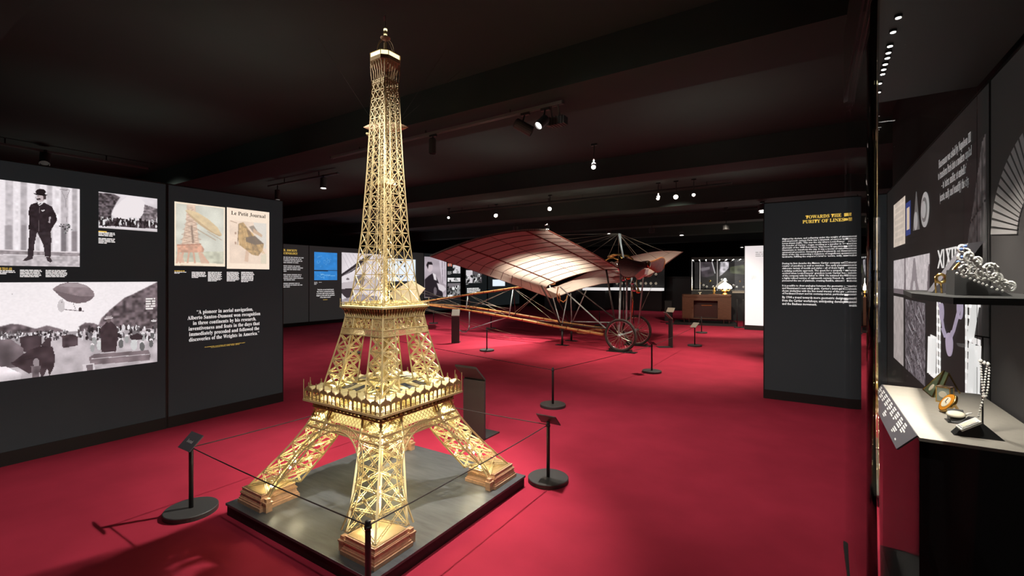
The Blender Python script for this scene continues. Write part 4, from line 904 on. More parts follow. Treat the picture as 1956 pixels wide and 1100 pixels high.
for u, n in SIDES:                                   # ties between neighbouring shaft legs
    for i, (z0, z1) in enumerate(zip(zs[:-1], zs[1:])):
        g0 = outer(z0) - legw(z0); g1 = outer(z1) - legw(z1)
        b.bar(side_pt(u, n, -g1, outer(z1), z1), side_pt(u, n, g1, outer(z1), z1), 0.0042, up=n)
        if g0 > 0.02:
            b.bar(side_pt(u, n, -g0, outer(z0), z0), side_pt(u, n, g1, outer(z1), z1), 0.0032, up=n); b.bar(side_pt(u, n, g0, outer(z0), z0), side_pt(u, n, -g1, outer(z1), z1), 0.0032, up=n)
tag(b.build('shaft_ties', M['brass'], tower), kind='stuff')
b = MB()
for (x, y) in ((-0.02, -0.02), (0.02, -0.02), (-0.02, 0.02), (0.02, 0.02)): b.bar((x, y, 1.285), (x, y, 2.86), 0.004)
for k in range(78):
    z = 1.29 + k * 0.02
    b.bar((-0.02, -0.02, z), (0.02, -0.02, z + 0.02), 0.0025); b.bar((0.02, -0.02, z), (0.02, 0.02, z + 0.02), 0.0025); b.bar((-0.02, 0.02, z), (-0.02, -0.02, z + 0.02), 0.0025)
tag(b.build('lift_guide', M['brass'], tower), kind='stuff')
b = MB(); b.box((-0.05, -0.05, 2.125), (0.05, 0.05, 2.145)); b.box((-0.042, -0.042, 2.145), (0.042, 0.042, 2.165)); b.build('lift_platform', M['cream'], tower)
# head: flaring slats, cabin, light band, dome ribs, lantern, mast
def octo(h, c): return [(h, -h + c), (h, h - c), (h - c, h), (-h + c, h), (-h, h - c), (-h, -h + c), (-h + c, -h), (h - c, -h)]
def octo_ring(b, prof, mi=0):
    v = []; f = []
    for h, c, z in prof: v += [(x, y, z) for x, y in octo(h, c)]
    for i in range(len(prof) - 1):
        for k in range(8): f.append((i * 8 + k, i * 8 + (k + 1) % 8, (i + 1) * 8 + (k + 1) % 8, (i + 1) * 8 + k))
    f.append(tuple(range(7, -1, -1))); f.append(tuple((len(prof) - 1) * 8 + k for k in range(8))); b.add(v, f, mi)
b = MB()
for u, n in SIDES:
    for k in range(7):
        s = -1 + 2 * k / 6
        pts = [(0.064, 2.80), (0.065, 2.86), (0.069, 2.91), (0.078, 2.945), (0.087, 2.965)]
        for (h0, z0), (h1, z1) in zip(pts[:-1], pts[1:]): e0, e1 = (min(h0, 0.068), min(h1, 0.070)) if abs(s) > 0.99 else (h0, h1); b.bar(side_pt(u, n, s * e0, e0, z0), side_pt(u, n, s * e1 * 0.86 if abs(s) < 0.99 else s * e1, e1, z1), 0.005, up=n)
b.build('head_slats', M['brass_dark'], tower)
b = MB(); octo_ring(b, [(0.070, 0.03, 2.955), (0.084, 0.036, 2.965), (0.090, 0.038, 2.972), (0.090, 0.038, 2.998), (0.086, 0.036, 3.0)]); cabin = b.build('cabin', M['brass_dark'], tower)
b = MB(); octo_ring(b, [(0.088, 0.037, 3.0), (0.088, 0.037, 3.026)]); b.build('light_band', M['strip'], cabin)
b = MB(); octo_ring(b, [(0.093, 0.039, 3.026), (0.090, 0.038, 3.031), (0.05, 0.02, 3.04)])
for k in range(8): x, y = octo(0.0885, 0.0372)[k]; b.bar((x, y, 3.0), (x, y, 3.027), 0.004)
b.build('cabin_roof', M['brass_dark'], cabin)
for k in range(6):
    an = PI * k / 3 + 0.4; b = MB()
    b.tube([(0.066 * math.cos(an) * math.cos(s), 0.066 * math.sin(an) * math.cos(s), 3.034 + 0.116 * math.sin(s)) for s in [PI / 2 * i / 8 for i in range(9)]], 0.0022, 6); b.build('dome_rib', M['brass_dark'], tower)
b = MB(); b.lathe([(0.012, 3.02), (0.012, 3.12)], 10); b.build('dome_core', M['brass_dark'], tower)
b = MB(); b.lathe([(0.006, 3.142), (0.030, 3.148), (0.036, 3.154), (0.034, 3.158), (0.012, 3.170), (0.011, 3.18)], 16); b.build('lantern_gallery', M['copper_wood'], tower, True)
b = MB(); b.lathe([(0.010, 3.168), (0.0125, 3.174), (0.010, 3.182)], 12); b.build('lantern_light', M['strip'], tower)
b = MB(); b.lathe([(0.014, 3.182), (0.016, 3.186), (0.011, 3.196), (0.011, 3.205)], 12); b.build('lantern_housing', M['brass_dark'], tower)
b = MB(); b.lathe([(0.012, 3.205), (0.0135, 3.211), (0.012, 3.219)], 12); b.build('lantern_light', M['strip'], tower)
b = MB(); b.lathe([(0.008, 3.219), (0.003, 3.228), (0.0015, 3.25), (0.0012, 3.315)], 8); b.build('mast', M['steel_dark'], tower)
b = MB(); b.prism([(0.0, 0.0, 3.278), (-0.012, -0.008, 3.272), (-0.013, -0.008, 3.300), (-0.006, -0.004, 3.312), (0.0, 0.0, 3.315)], (0, 0.0008, 0)); b.build('flag', M['flagred'], tower)
# lamps of the floors (real bulbs on the decks)
for (x, y, z, p) in ((-0.24, -0.24, 0.70, 2.0), (0.24, -0.24, 0.70, 2.0), (0.24, 0.24, 0.70, 2.0), (-0.24, 0.24, 0.70, 2.0), (0.0, 0.0, 0.775, 5.0), (0, 0, 1.33, 1.6), (-0.33, -0.05, 0.68, 0.7), (0.05, -0.33, 0.68, 0.7), (0.33, 0.05, 0.68, 0.7), (-0.05, 0.33, 0.68, 0.7)):
    b = MB(); b.lathe([(0.002, z - 0.007), (0.006, z), (0.002, z + 0.007)], 8, Matrix.Translation((x, y, 0))); b.build('bulb', M['bulb'], tower, True)
    point('deck_lamp', (TX + x, TY + y, TZ + z + 0.016), p, (1, 0.89, 0.58))
for u, n in SIDES: spot('screen_lamp', Vector((TX, TY, TZ + 0.565)) + Vector(n) * 0.03, Vector((TX, TY, TZ + 0.565)) + Vector(n), 5.0, 76, (1, 0.89, 0.58), 0.5, 0.012)
b = MB(); b.tube([(-0.17, 0, 0.60), (0.17, 0, 0.60)], 0.003, 6); b.tube([(0, -0.17, 0.60), (0, 0.17, 0.60)], 0.003, 6)
for (s_) in (-1, 1): b.tube([(s_ * 0.17, 0, 0.60), (s_ * 0.30, 0, 0.605)], 0.003, 6); b.tube([(0, s_ * 0.17, 0.60), (0, s_ * 0.30, 0.605)], 0.003, 6)
b.bar((0, 0, 0.60), (0, 0, 1.285), 0.02); b.build('lamp_frame', M['brass'], tower)

# ================================================================ BARRIERS: posts with round feet, cords between them
def barrier_post(x, y, label, h=0.46, plate=None, rbase=0.155, foot='graphite', group=None, words=None, pole_r=0.0135):
    t = thing('barrier_post', label, 'barrier', (x, y, 0), 0, group)
    b = MB(); b.lathe([(rbase, 0.0), (rbase, 0.028), (rbase - 0.004, 0.032)], 48); b.build('foot', [M[foot]], t)
    b = MB(); b.lathe([(pole_r, 0.032), (pole_r, h - 0.004), (pole_r - 0.003, h)], 16); b.lathe([(pole_r + 0.003, h - 0.04), (pole_r + 0.003, h - 0.025)], 16); b.build('pole', M['black_satin'], t, True)
    if plate is not None:
        yaw, w_, d_, tilt = plate
        m = Matrix.Translation((0, 0, h + 0.012)) @ Matrix.Rotation(yaw, 4, 'Z') @ Matrix.Rotation(tilt, 4, 'X')
        b = MB(); b.box((-w_ / 2, -d_ / 2, 0), (w_ / 2, d_ / 2, 0.006)); b.xf(m); pl = b.build('label_plate', M['black_satin'] if not words else M['label_grey'], t)
        if words: lettering(words, (-w_ * 0.22, -0.012, w_ * 0.22, 0.012), m @ Matrix.Translation((0, 0, 0.006)), M['paint_white'], pl, 'CENTER', bold=0.02, lift=0.001)
    return t
def cord(p, q, label, sag=0.01, r=0.0035, group=None):
    p = Vector(p); q = Vector(q); b = MB()
    b.tube([p.lerp(q, k / 12) - Vector((0, 0, sag * 4 * (k / 12) * (1 - k / 12))) for k in range(13)], r, 6)
    return tag(b.build('barrier_rope', M['cord']), label, 'rope', group)
PL, PF, PR, PB = (-3.446, 1.405), (-1.680, 1.395), (-1.682, 3.111), (-3.43, 3.10)
barrier_post(*PL, 'black barrier post with tilted Do not touch plate left of the tower', 0.455, (0.0, 0.165, 0.118, 0.785), words=['Do not touch'])
barrier_post(*PF, 'black barrier post right in front of the tower plinth corner', 0.455)
barrier_post(*PR, 'black barrier post with blank tilted plate right of the tower plinth', 0.455, (PI, 0.168, 0.118, 0.785))
barrier_post(*PB, 'black barrier post hidden behind the tower, beyond the plinth', 0.455)
ch = 0.43
cord((*PL, ch), (*PF, ch), 'black rope from the Do not touch post to the front post'); cord((*PF, ch), (*PR, ch), 'black rope crossing the right front leg of the tower'); cord((*PL, ch), (*PB, ch), 'black rope behind the left leg of the tower'); cord((*PB, ch), (*PR, ch), 'black rope behind the tower, meeting the blank plate post')
# posts round the aeroplane
ring = [(at_z(1056, 776), 'black barrier post on the open carpet between tower and aeroplane', None, 'graphite'),
        (at_z(1245, 711), 'black barrier post with dark plate in front of the aeroplane wheels', (2.6, 0.16, 0.10, 0.6), 'graphite'),
        (at_z(1327, 661), 'black barrier post with pale plate right of the aeroplane lectern', (-0.5, 0.16, 0.16, 0.7), 'graphite'),
        (at_z(1340, 636), 'small black barrier post in front of the wooden desk', None, 'graphite'),
        (at_z(930, 670), 'barrier post with a bright foot below the fuselage', None, 'graphite'),
        (at_z(938, 628), 'barrier post behind the fuselage, below the tail frame', None, 'graphite'),
        (at_z(828, 618), 'thin barrier post beyond the tail of the aeroplane', None, 'graphite'),
        (at_z(1145, 622), 'barrier post behind the wheels under the wing', None, 'graphite'),
        (at_z(1281, 619), 'barrier post with a small white card beyond the propeller', (-0.45, 0.3, 0.17, 1.0), 'graphite')]
pp = []
for i, (p, lb, pl, ft) in enumerate(ring):
    o = barrier_post(p.x, p.y, lb, 0.47, pl, 0.155, ft); pp.append(Vector((p.x, p.y, 0.44)))
cord(pp[0], pp[1], 'black rope from the open-carpet post towards the wheels'); cord(pp[0], Vector((-7.9, 6.2, 0.44)), 'black rope running from the open-carpet post behind the tower')
barrier_post(-7.9, 6.2, 'barrier post hidden behind the tower waist, left of the lectern', 0.47)
cord(pp[1], pp[2], 'black rope from the wheel-side post to the pale plate post'); cord(pp[2], pp[3], 'black rope running back to the post by the desk'); cord(pp[6], Vector((-7.9, 6.2, 0.44)), 'black rope closing the barrier beyond the tail')
for o in COL.objects:
    if o.name.startswith('label_plate') and o.parent and 'white card' in o.parent.get('label', ''): o.data.materials.clear(); o.data.materials.append(M['ivory'])
    if o.name.startswith('label_plate') and o.parent and 'pale plate' in o.parent.get('label', ''): o.data.materials.clear(); o.data.materials.append(M['deckgrey'])

# ================================================================ LECTERNS: bent sheet with a tilted reading top
def lectern(x, y, yaw, label, h, w_, tilt, depth, foot, face):
    t = thing('info_lectern', label, 'lectern', (x, y, 0), yaw)
    b = MB(); b.box((-w_ / 2, -0.012, 0.0), (w_ / 2, 0.012, h)); b.build('upright', M['graphite'], t)
    c, s = math.cos(tilt) * depth, math.sin(tilt) * depth
    b = MB(); b.prism([(-w_ / 2, 0.012, h), (-w_ / 2, 0.012, h + 0.02), (-w_ / 2, 0.012 - c, h + 0.02 - s * face), (-w_ / 2, 0.012 - c, h - s * face)], (w_, 0, 0)); tp = b.build('reading_top', M['graphite'] if not label.startswith('slim') else M['deckgrey'], t)
    b = MB(); b.box((-w_ / 2, min(0, foot), 0.0), (w_ / 2, max(0, foot), 0.012)); b.build('foot_plate', M['graphite'], t)
    return t
p = at_z(906, 836); lectern(p.x, p.y, 0.0, 'tall dark lectern with tilted top standing behind the tower', 0.565, 0.255, -0.75, 0.205, 0.25, 1)
p = at_z(870, 655); lectern(p.x, p.y, TH + PI, 'slim black lectern with pale reading top near the tail skid', 0.64, 0.19, -0.8, 0.2, -0.25, 1)
p = at_z(1281, 663); lectern(p.x, p.y, -0.95, 'slim black lectern with pale top right of the wheels', 0.63, 0.2, -0.8, 0.2, -0.3, 1)

# ================================================================ THE AEROPLANE (fuselage along x, nose to +x)
plane = thing('vintage_aeroplane', 'early bamboo aeroplane with pink silk wings and wire wheels', 'aeroplane', (-5.0, 10.0, 0))
PO = Vector((-5.0, 10.0, 0))
def pl(px, py, y): return at_y(px, py, y) - PO
def tubes(name, segs, r, m, n=8, parent=plane):
    b = MB()
    for s in segs: b.tube(s, r, n)
    return b.build(name, M[m], parent, True)
# wings
def wing(name, LEt, TEt, LEr, TEr, camber, nspan, nchord=16, nr=11, knee=None):
    LEt, TEt, LEr, TEr = map(Vector, (LEt, TEt, LEr, TEr))
    def S(u, v):                                          # u 0 tip..1 root, v 0 leading..1 trailing
        rp = LEr.lerp(TEr, v)
        if knee is not None: rp = LEr.lerp(knee, v / 0.85) if v < 0.85 else knee.lerp(TEr, (v - 0.85) / 0.15)
        w_ = u if knee is None else u ** 1.0
        p = LEt.lerp(TEt, v).lerp(rp, w_)
        return p + Vector((0, 0, camber * 4 * v * (1 - v) * (1 - 0.35 * v) + 0.02 * math.sin(u * PI)))
    b = MB(); vs = [S(i / nspan, j / nchord) for i in range(nspan + 1) for j in range(nchord + 1)]
    b.add(vs, [(i * (nchord + 1) + j, i * (nchord + 1) + j + 1, (i + 1) * (nchord + 1) + j + 1, (i + 1) * (nchord + 1) + j) for i in range(nspan) for j in range(nchord)])
    wg = b.build('wing', M['wing'], plane, True)
    dn = Vector((0, 0, -0.008))
    for k in range(nr + 1):
        u = k / nr; b = MB(); r = 0.006 if 0 < k < nr else 0.012
        b.tube([S(u, 0.02 + 0.96 * j / 16) + dn for j in range(17)], r, 5); b.build('rib', M['rib'], wg)
    for v, r in ((0.16, 0.014), (0.72, 0.014), (0.45, 0.004), (0.0, 0.013), (1.0, 0.005), (0.88, 0.004)):
        b = MB(); b.tube([S(i / 12, v) + dn * (1.6 if 0 < v < 1 else 0) for i in range(13)], r, 6); b.build('spar', M['spar'], wg)
    return wg, S
yt, yr = 7.1, 9.72
wn, SN = wing('wing', pl(1047, 440, yt), pl(821, 490, yt), pl(1184, 514, yr), pl(1054, 570, yr), 0.17, 22, knee=pl(1041, 552, yr))
wf, SF_ = wing('wing', pl(1304, 481, 12.85), pl(1196, 492, 12.7), pl(1240, 529, 10.2), pl(1066, 546, 10.2), 0.10, 22)
b = MB(); ca = [pl(x, y, yy) for (x, y), yy in zip( ((1041, 552), (1066, 546), (1094, 535.5), (1135, 530), (1177, 529), (1188, 529)), (9.74, 10.2, 10.2, 10.2, 10.2, 10.2))]; cb_ = [pl(x, y, 9.76) for x, y in ((1054, 570), (1070, 565), (1084, 560), (1116, 550), (1149, 542), (1185, 539.5))]
b.add(ca + cb_, [(i, i + 1, i + 7, i + 6) for i in range(5)]); wc = b.build('wing_centre', M['wing'], plane, True)
for k in range(3):
    b = MB(); b.tube([ca[i].lerp(cb_[i], 0.15 + 0.4 * k) + Vector((0, 0, -0.004)) for i in range(6)], 0.005, 5); b.build('rib', M['rib'], wc)
b = MB()
for k in range(70):                                       # laced edge strip along the near wing tip
    p = SN(0.0, k / 70) + Vector((0, -0.006, 0.008)); q_ = SN(0.0, (k + 0.7) / 70) + Vector((0, -0.006, 0.008)); b.bar(p, q_, 0.012, 0.03)
b.build('edge_lacing', M['deckgrey'], wn)
# fuselage poles
TL = pl(790, 578.5, 10.0)
poleU = [TL, pl(900, 562, 10.0), pl(990, 549, 10.0), pl(1060, 541, 10.0)]
poleN = [TL + Vector((0, -0.04, 0)), pl(890, 592, 9.86), pl(972, 606, 9.72), pl(1072, 625, 9.6), pl(1152, 639, 9.52)]
poleF = [TL + Vector((0, 0.04, 0)), pl(898, 586, 10.14), pl(985, 600, 10.28), pl(1082, 617, 10.4), pl(1160, 629, 10.48)]
for pts, r0 in ((poleU, 0.034), (poleN, 0.036), (poleF, 0.036)):
    P2 = []
    for a, c in zip(pts[:-1], pts[1:]): P2 += [a.lerp(c, k / 6) for k in range(6)]
    P2.append(pts[-1]); o = tubes('bamboo_pole', [P2], [r0 * (0.65 + 0.35 * i / len(P2)) for i in range(len(P2))], 'bamboo', 10)
    b = MB()
    for k in range(1, 14):
        f_ = k / 14 * (len(P2) - 1); i0 = int(f_); p = P2[i0].lerp(P2[min(i0 + 1, len(P2) - 1)], f_ - i0); d = (P2[min(i0 + 1, len(P2) - 1)] - P2[max(0, i0 - 1)]).normalized() * 0.012
        b.tube([p - d, p, p + d], [r0 * .9, r0 * 1.06, r0 * .9], 10)
    b.build('bamboo_nodes', M['bamboo_dark'], o, True)
def onpole(pts, px, n=40):
    best = None
    for a, c in zip(pts[:-1], pts[1:]):
        for k in range(n):
            p = a.lerp(c, k / n); w_ = p + PO - EYE; x = CX + F * w_.dot(RT) / w_.dot(FW)
            if best is None or abs(x - px) < best[0]: best = (abs(x - px), p)
    return best[1]
# frames: two posts from the top pole to the lower poles
frames = [(812, 812, 816), (894, 890, 898), (980, 972, 986), (1049, 1072, 1090)]
for i, (a, c, d) in enumerate(frames):
    u_ = onpole(poleU, a); n_ = onpole(poleN, c); f_ = onpole(poleF, d)
    tubes('frame_post', [[u_, n_]], 0.014, 'steel'); tubes('frame_post', [[u_, f_]], 0.013, 'steel_dark'); tubes('frame_post', [[n_, f_]], 0.010, 'steel_dark')
    if i < 3:
        a2, c2, d2 = frames[i + 1]; u2 = onpole(poleU, a2); n2 = onpole(poleN, c2); f2_ = onpole(poleF, d2)
        for nm, s in (('bracing_wire', [u_, n2]), ('bracing_wire', [n_, u2]), ('bracing_wire', [u_, f2_]), ('bracing_wire', [f_, u2]), ('bracing_wire', [n_, f2_])): tubes(nm, [s], 0.0042, 'wire', 5)
for a, c in (((800, 584), (975, 672 - 26)), ((806, 590), (985, 640))):
    tubes('bracing_wire', [[pl(*a, 9.95), pl(*c, 9.7)]], 0.004, 'wire', 5)
# tail: upright and flat silk surfaces
tail = bpy.data.objects.new('tail', None); COL.objects.link(tail); tail.parent = plane
b = MB(); c0 = TL + Vector((-0.15, 0, 0.0))
b.prism([pl(x, y, 9.99) for x, y in ((742, 560), (786, 535), (812, 551), (800, 566), (799, 579), (813, 587), (800, 601), (764, 590))], (0, 0.016, 0)); b.build('fin', M['tail_silk'], tail)
b = MB(); b.prism([c0 + Vector((-0.6, 0, 0)), c0 + Vector((0.0, -0.75, 0)), c0 + Vector((0.62, -0.06, 0.02)), c0 + Vector((0.62, 0.06, 0.02)), c0 + Vector((0.0, 0.75, 0))], (0, 0, 0.012)); b.build('tailplane', M['tail_silk'], tail)
for (a, c) in (((806, 553), (893, 588)), ((806, 560), (975, 590)), ((803, 590), (868, 601)), ((810, 566), (1000, 613))):
    tubes('bracing_wire', [[pl(*a, 10.0), pl(*c, 9.86)]], 0.0036, 'wire', 5)
# tail skid with its hook and the long strut
tubes('tail_skid', [[pl(897, 592, 9.98), pl(896, 630, 9.98)]], 0.017, 'steel')
b = MB(); hk = [pl(x, y, 9.98) for x, y in ((897, 621), (895, 629), (890, 634), (884, 634), (878, 631), (875, 627))]
b.tube(hk, 0.018, 8); b.build('skid_hook', M['steel'], plane, True)
tubes('skid_strut', [[pl(897, 629, 9.98), onpole(poleN, 970)]], 0.015, 'steel'); tubes('bracing_wire', [[pl(872, 613, 9.98), pl(895, 628, 9.98)]], 0.006, 'bamboo', 5)
# undercarriage: wheels
def wheel(px, py, y, yaw):
    c = pl(px, py, y); wt = bpy.data.objects.new('wheel', None); COL.objects.link(wt); wt.parent = plane; wt.location = c; wt.rotation_euler = (0, 0, yaw)
    R = 0.352; R_ax = Matrix.Rotation(PI / 2, 4, 'X')
    b = MB(); b.tube([(R - 0.026 and (R - 0.026) * math.cos(2 * PI * k / 48), 0, (R - 0.026) * math.sin(2 * PI * k / 48)) for k in range(48)], 0.027, 10, closed=True); b.build('tyre', M['tyre'], wt, True)
    b = MB(); b.tube([((R - 0.058) * math.cos(2 * PI * k / 48), 0, (R - 0.058) * math.sin(2 * PI * k / 48)) for k in range(48)], 0.011, 8, closed=True); b.build('rim', M['chrome'], wt, True)
    b = MB(); b.lathe([(0.014, -0.10), (0.034, -0.085), (0.034, -0.07), (0.018, -0.05), (0.018, 0.05), (0.034, 0.07), (0.034, 0.085), (0.014, 0.10)], 16, R_ax); b.build('hub', M['steel'], wt, True)
    for k in range(28):
        an = 2 * PI * k / 28; an2 = an + (0.5 if k % 4 < 2 else -0.5); yy = 0.075 if k % 2 else -0.075; b = MB()
        b.tube([(0.032 * math.cos(an2), yy, 0.032 * math.sin(an2)), ((R - 0.06) * math.cos(an), 0, (R - 0.06) * math.sin(an))], 0.0034, 4); b.build('spoke', M['wire'], wt)
    return c
W1 = wheel(1185, 640.5, 9.41, 0.0); W2 = wheel(1216, 630.5, 10.52, -0.05)
tubes('axle', [[W1, W2]], 0.018, 'steel')
engine_b = pl(1192, 520, 9.85)
S_ = lambda x, y, d: pl(x, y, d)
struts = [((1186, 522, 9.7), (1182, 640, 9.45), 'steel', .022), ((1198, 522, 10.0), (1196, 620, 9.9), 'steel', .02), ((1207, 520, 10.2), (1204, 625, 10.2), 'steel', .018), ((1230, 518, 10.5), (1220, 618, 10.45), 'steel', .018), ((1192, 540, 9.9), (1190, 630, 9.6), 'steel_dark', .013),
          ((1158, 515, 9.6), (1177, 632, 9.42), 'steel_dark', .022), ((1070, 548, 9.72), (1160, 630, 9.5), 'steel', .016), ((1102, 553, 9.9), (1176, 610, 9.6), 'steel_dark', .016), ((1034, 545, 9.4), (1074, 627, 9.62), 'steel_dark', .018), ((1084, 565, 9.8), (1073, 622, 9.6), 'steel', .013), ((1090, 560, 10.3), (1092, 618, 10.4), 'steel', .013), ((1120, 555, 10.2), (1093, 616, 10.4), 'steel', .013),
          ((1072, 618, 9.6), (1160, 628, 9.5), 'steel_dark', .016), ((1090, 614, 10.4), (1170, 616, 10.5), 'steel', .014), ((1160, 617, 10.0), (1165, 634, 9.5), 'steel_dark', .014), ((1210, 560, 10.0), (1210, 618, 10.0), 'steel_dark', .011)]
for a, c, m, r in struts: tubes('strut', [[S_(*a), S_(*c)]], r, m)
for a, c in (((1225, 590, 10.5), (1246, 545, 11.0)), ((1222, 600, 10.5), (1240, 556, 11.4))): tubes('bracing_wire', [[S_(*a), S_(*c)]], 0.004, 'wire', 5)
# king post and its wires
kp = pl(1182, 446, 10.0); kb = pl(1193, 505, 10.0)
tubes('king_post', [[kp, kb]], 0.022, 'steel'); tubes('king_post', [[kp + Vector((0.02, 0.05, 0)), kb + Vector((-0.08, 0.1, 0))]], 0.012, 'steel')
for u in (0.12, 0.42, 0.70): 
    for v in (0.16, 0.72): tubes('bracing_wire', [[kp, SN(u, v)]], 0.0045, 'wire', 5); tubes('bracing_wire', [[kp, SF_(u, v)]], 0.0045, 'wire', 5)
# engine: two opposed finned cylinders, crankcase, exhaust and intake pipes
b = MB(); b.lathe([(0.05, -0.16), (0.12, -0.12), (0.13, 0.0), (0.12, 0.12), (0.05, 0.16)], 20, axis(pl(1204, 512, 10) - Vector((0.16, 0, 0)), pl(1204, 512, 10) + Vector((0.16, 0, 0)))); b.build('crankcase', M['chrome'], plane, True)
for s in (-1, 1):
    c = pl(1200, 511, 10.0); prof = [(0.05, 0.10)]
    for k in range(9): z = 0.14 + k * 0.026; prof += [(0.095, z), (0.095, z + 0.008), (0.07, z + 0.010), (0.07, z + 0.024)]
    prof += [(0.09, 0.38), (0.06, 0.42)]
    b = MB(); b.lathe(prof, 18, axis(c, c + Vector((0, s, 0)))); b.build('cylinder', M['steel'], plane)
    b = MB(); b.tube([c + Vector((0, s * .36, .06)), c + Vector((-.02, s * .36, .2)), c + Vector((-.1, s * .26, .28)), c + Vector((-.3, s * .12, .3)), c + Vector((-.45, s * .05, .25))], 0.022, 8); b.build('exhaust_pipe', M['gold'], plane, True)
b = MB(); b.tube([pl(x, y, 9.8) for x, y in ((1155, 498), (1164, 493), (1172, 492), (1180, 496), (1184, 504))], 0.016, 8); b.build('intake_pipe', M['gold'], plane, True)
b = MB(); b.tube([pl(x, y, 9.75) for x, y in ((1158, 505), (1168, 500), (1178, 504), (1184, 512))], 0.016, 8); b.build('intake_pipe', M['chrome'], plane, True)
b = MB(); b.tube([pl(x, y, 9.6) for x, y in ((1066, 548), (1064, 560), (1066, 574), (1068, 578), (1070, 570), (1068, 560))], 0.014, 8); b.tube([pl(x, y, 9.6) for x, y in ((1068, 572), (1076, 577), (1082, 572), (1084, 564))], 0.013, 8); b.build('control_loop', M['bamboo'], plane, True)
# propeller
hub = pl(1234, 505, 10.0)
pt = bpy.data.objects.new('propeller', None); COL.objects.link(pt); pt.parent = plane; pt.location = hub; pt.rotation_euler = (0.06, 0.0, -0.16)
def blade(s, L_, m, wmax, tw0):
    b = MB(); n = 14; secs = []
    for i in range(n + 1):
        f_ = i / n; y = s * (0.03 + f_ * L_); wd = 0.075 + (wmax - 0.075) * (min(1, f_ / 0.62) ** 1.5 if f_ < 0.62 else math.sqrt(max(0.0, 1 - ((f_ - 0.62) / 0.385) ** 2.4)))
        tw = tw0 * (1 - 0.45 * f_) * s; ring_ = []
        for k in range(12):
            a = 2 * PI * k / 12; x0, z0 = 0.022 * (1.3 - f_) * math.sin(a), wd * math.cos(a)
            ring_.append((x0 * math.cos(tw) + z0 * math.sin(tw), y, -x0 * math.sin(tw) + z0 * math.cos(tw) - 0.05 * f_ * 1.0))
        secs.append(ring_)
    v = [p for r_ in secs for p in r_]; f = [(i * 12 + k, i * 12 + (k + 1) % 12, (i + 1) * 12 + (k + 1) % 12, (i + 1) * 12 + k) for i in range(n) for k in range(12)]
    f += [tuple(range(12)), tuple(n * 12 + k for k in range(11, -1, -1))]; b.add(v, f); b.build('blade', M[m], pt, True)
blade(-1, 1.16, 'prop', 0.22, 0.5); blade(1, 0.92, 'prop_tan', 0.19, 0.5)
b = MB(); b.lathe([(0.03, -0.10), (0.08, -0.07), (0.085, 0.05), (0.04, 0.09)], 18, axis(Vector((0, 0, 0)), Vector((1, 0, 0)))); b.build('propeller_hub', M['mahogany'], pt, True)
b = MB(); b.lathe([(0.075, 0.06), (0.075, 0.075)], 18, axis(Vector((0, 0, 0)), Vector((1, 0, 0)))); b.build('hub_plate', M['gold'], pt, True)
# small tank, radiator wedge and carburettor under the engine
b = MB(); b.prism([pl(1208, 521, 9.9), pl(1234, 513, 9.9), pl(1231, 524, 9.9), pl(1217, 534, 9.9)], (0, 0.22, 0)); b.build('nose_tank', M['ivory'], plane)
for (x, y, r, m) in ((1190, 532, .06, 'chrome'), (1200, 530, .05, 'gold'), (1211, 552, .06, 'chrome'), (1219, 556, .05, 'gold'), (1208, 540, .04, 'chrome')):
    c = pl(x, y, 9.9); b = MB(); b.lathe([(r * .5, -r), (r, -r * .6), (r * .8, r * .2), (r * .4, r), (r * .25, r * 1.5)], 12, Matrix.Translation(c)); b.build('carburettor', M[m], plane, True)
b = MB(); b.tube([pl(1216, 534, 9.9), pl(1217, 548, 9.9), pl(1219, 560, 9.9)], 0.012, 6); b.tube([pl(1205, 540, 9.9), pl(1209, 575, 9.9), pl(1206, 610, 10.0)], 0.01, 6); b.build('fuel_pipe', M['gold'], plane, True)
# seat sling and pedals under the wing
b = MB(); b.tube([pl(x, y, 9.95) for x, y in ((1082, 628), (1100, 632), (1120, 633), (1140, 630), (1152, 633))], 0.03, 8); b.build('seat_sling', M['bamboo_dark'], plane, True)
b = MB(); b.tube([pl(x, y, 10.1) for x, y in ((1084, 624), (1105, 636), (1126, 637), (1150, 628))], 0.012, 6); b.build('seat_strap', M['bamboo'], plane, True)
# black museum supports
for nm, px, y, ph in (('support_stand', 1073, 9.6, 625), ('support_stand', 1092, 10.38, 617)):
    pt_ = onpole(poleN if y < 10 else poleF, px); t = thing(nm, 'black steel support under the %s fuselage pole' % ('near' if y < 10 else 'far'), 'stand', (pt_.x + PO.x, pt_.y + PO.y, 0))
    b = MB(); b.lathe([(0.024, 0.01), (0.024, pt_.z - 0.05)], 12); b.build('post', M['black_satin'], t, True)
    b = MB(); b.box((-0.15, -0.06, 0), (0.15, 0.06, 0.012)); b.build('foot_plate', M['black_satin'], t)
    b = MB(); b.box((-0.05, -0.04, pt_.z - 0.06), (0.05, 0.04, pt_.z - 0.034)); b.build('cradle', M['black_satin'], t)
for c, lb in ((W1, 'black chock plate under the near wheel'), (W2, 'black chock plate under the far wheel')):
    t = thing('wheel_plate', lb, 'stand', (c.x + PO.x, c.y + PO.y, 0)); b = MB(); b.box((-0.28, -0.10, 0), (0.34, 0.10, 0.012)); b.build('plate', M['black_satin'], t)
    for s in (-1, 1): b = MB(); b.prism([(s * 0.10, -0.05, 0.012), (s * 0.24, -0.05, 0.012), (s * 0.24, -0.05, 0.07)], (0, 0.1, 0)); b.build('wedge', M['black_satin'], t)

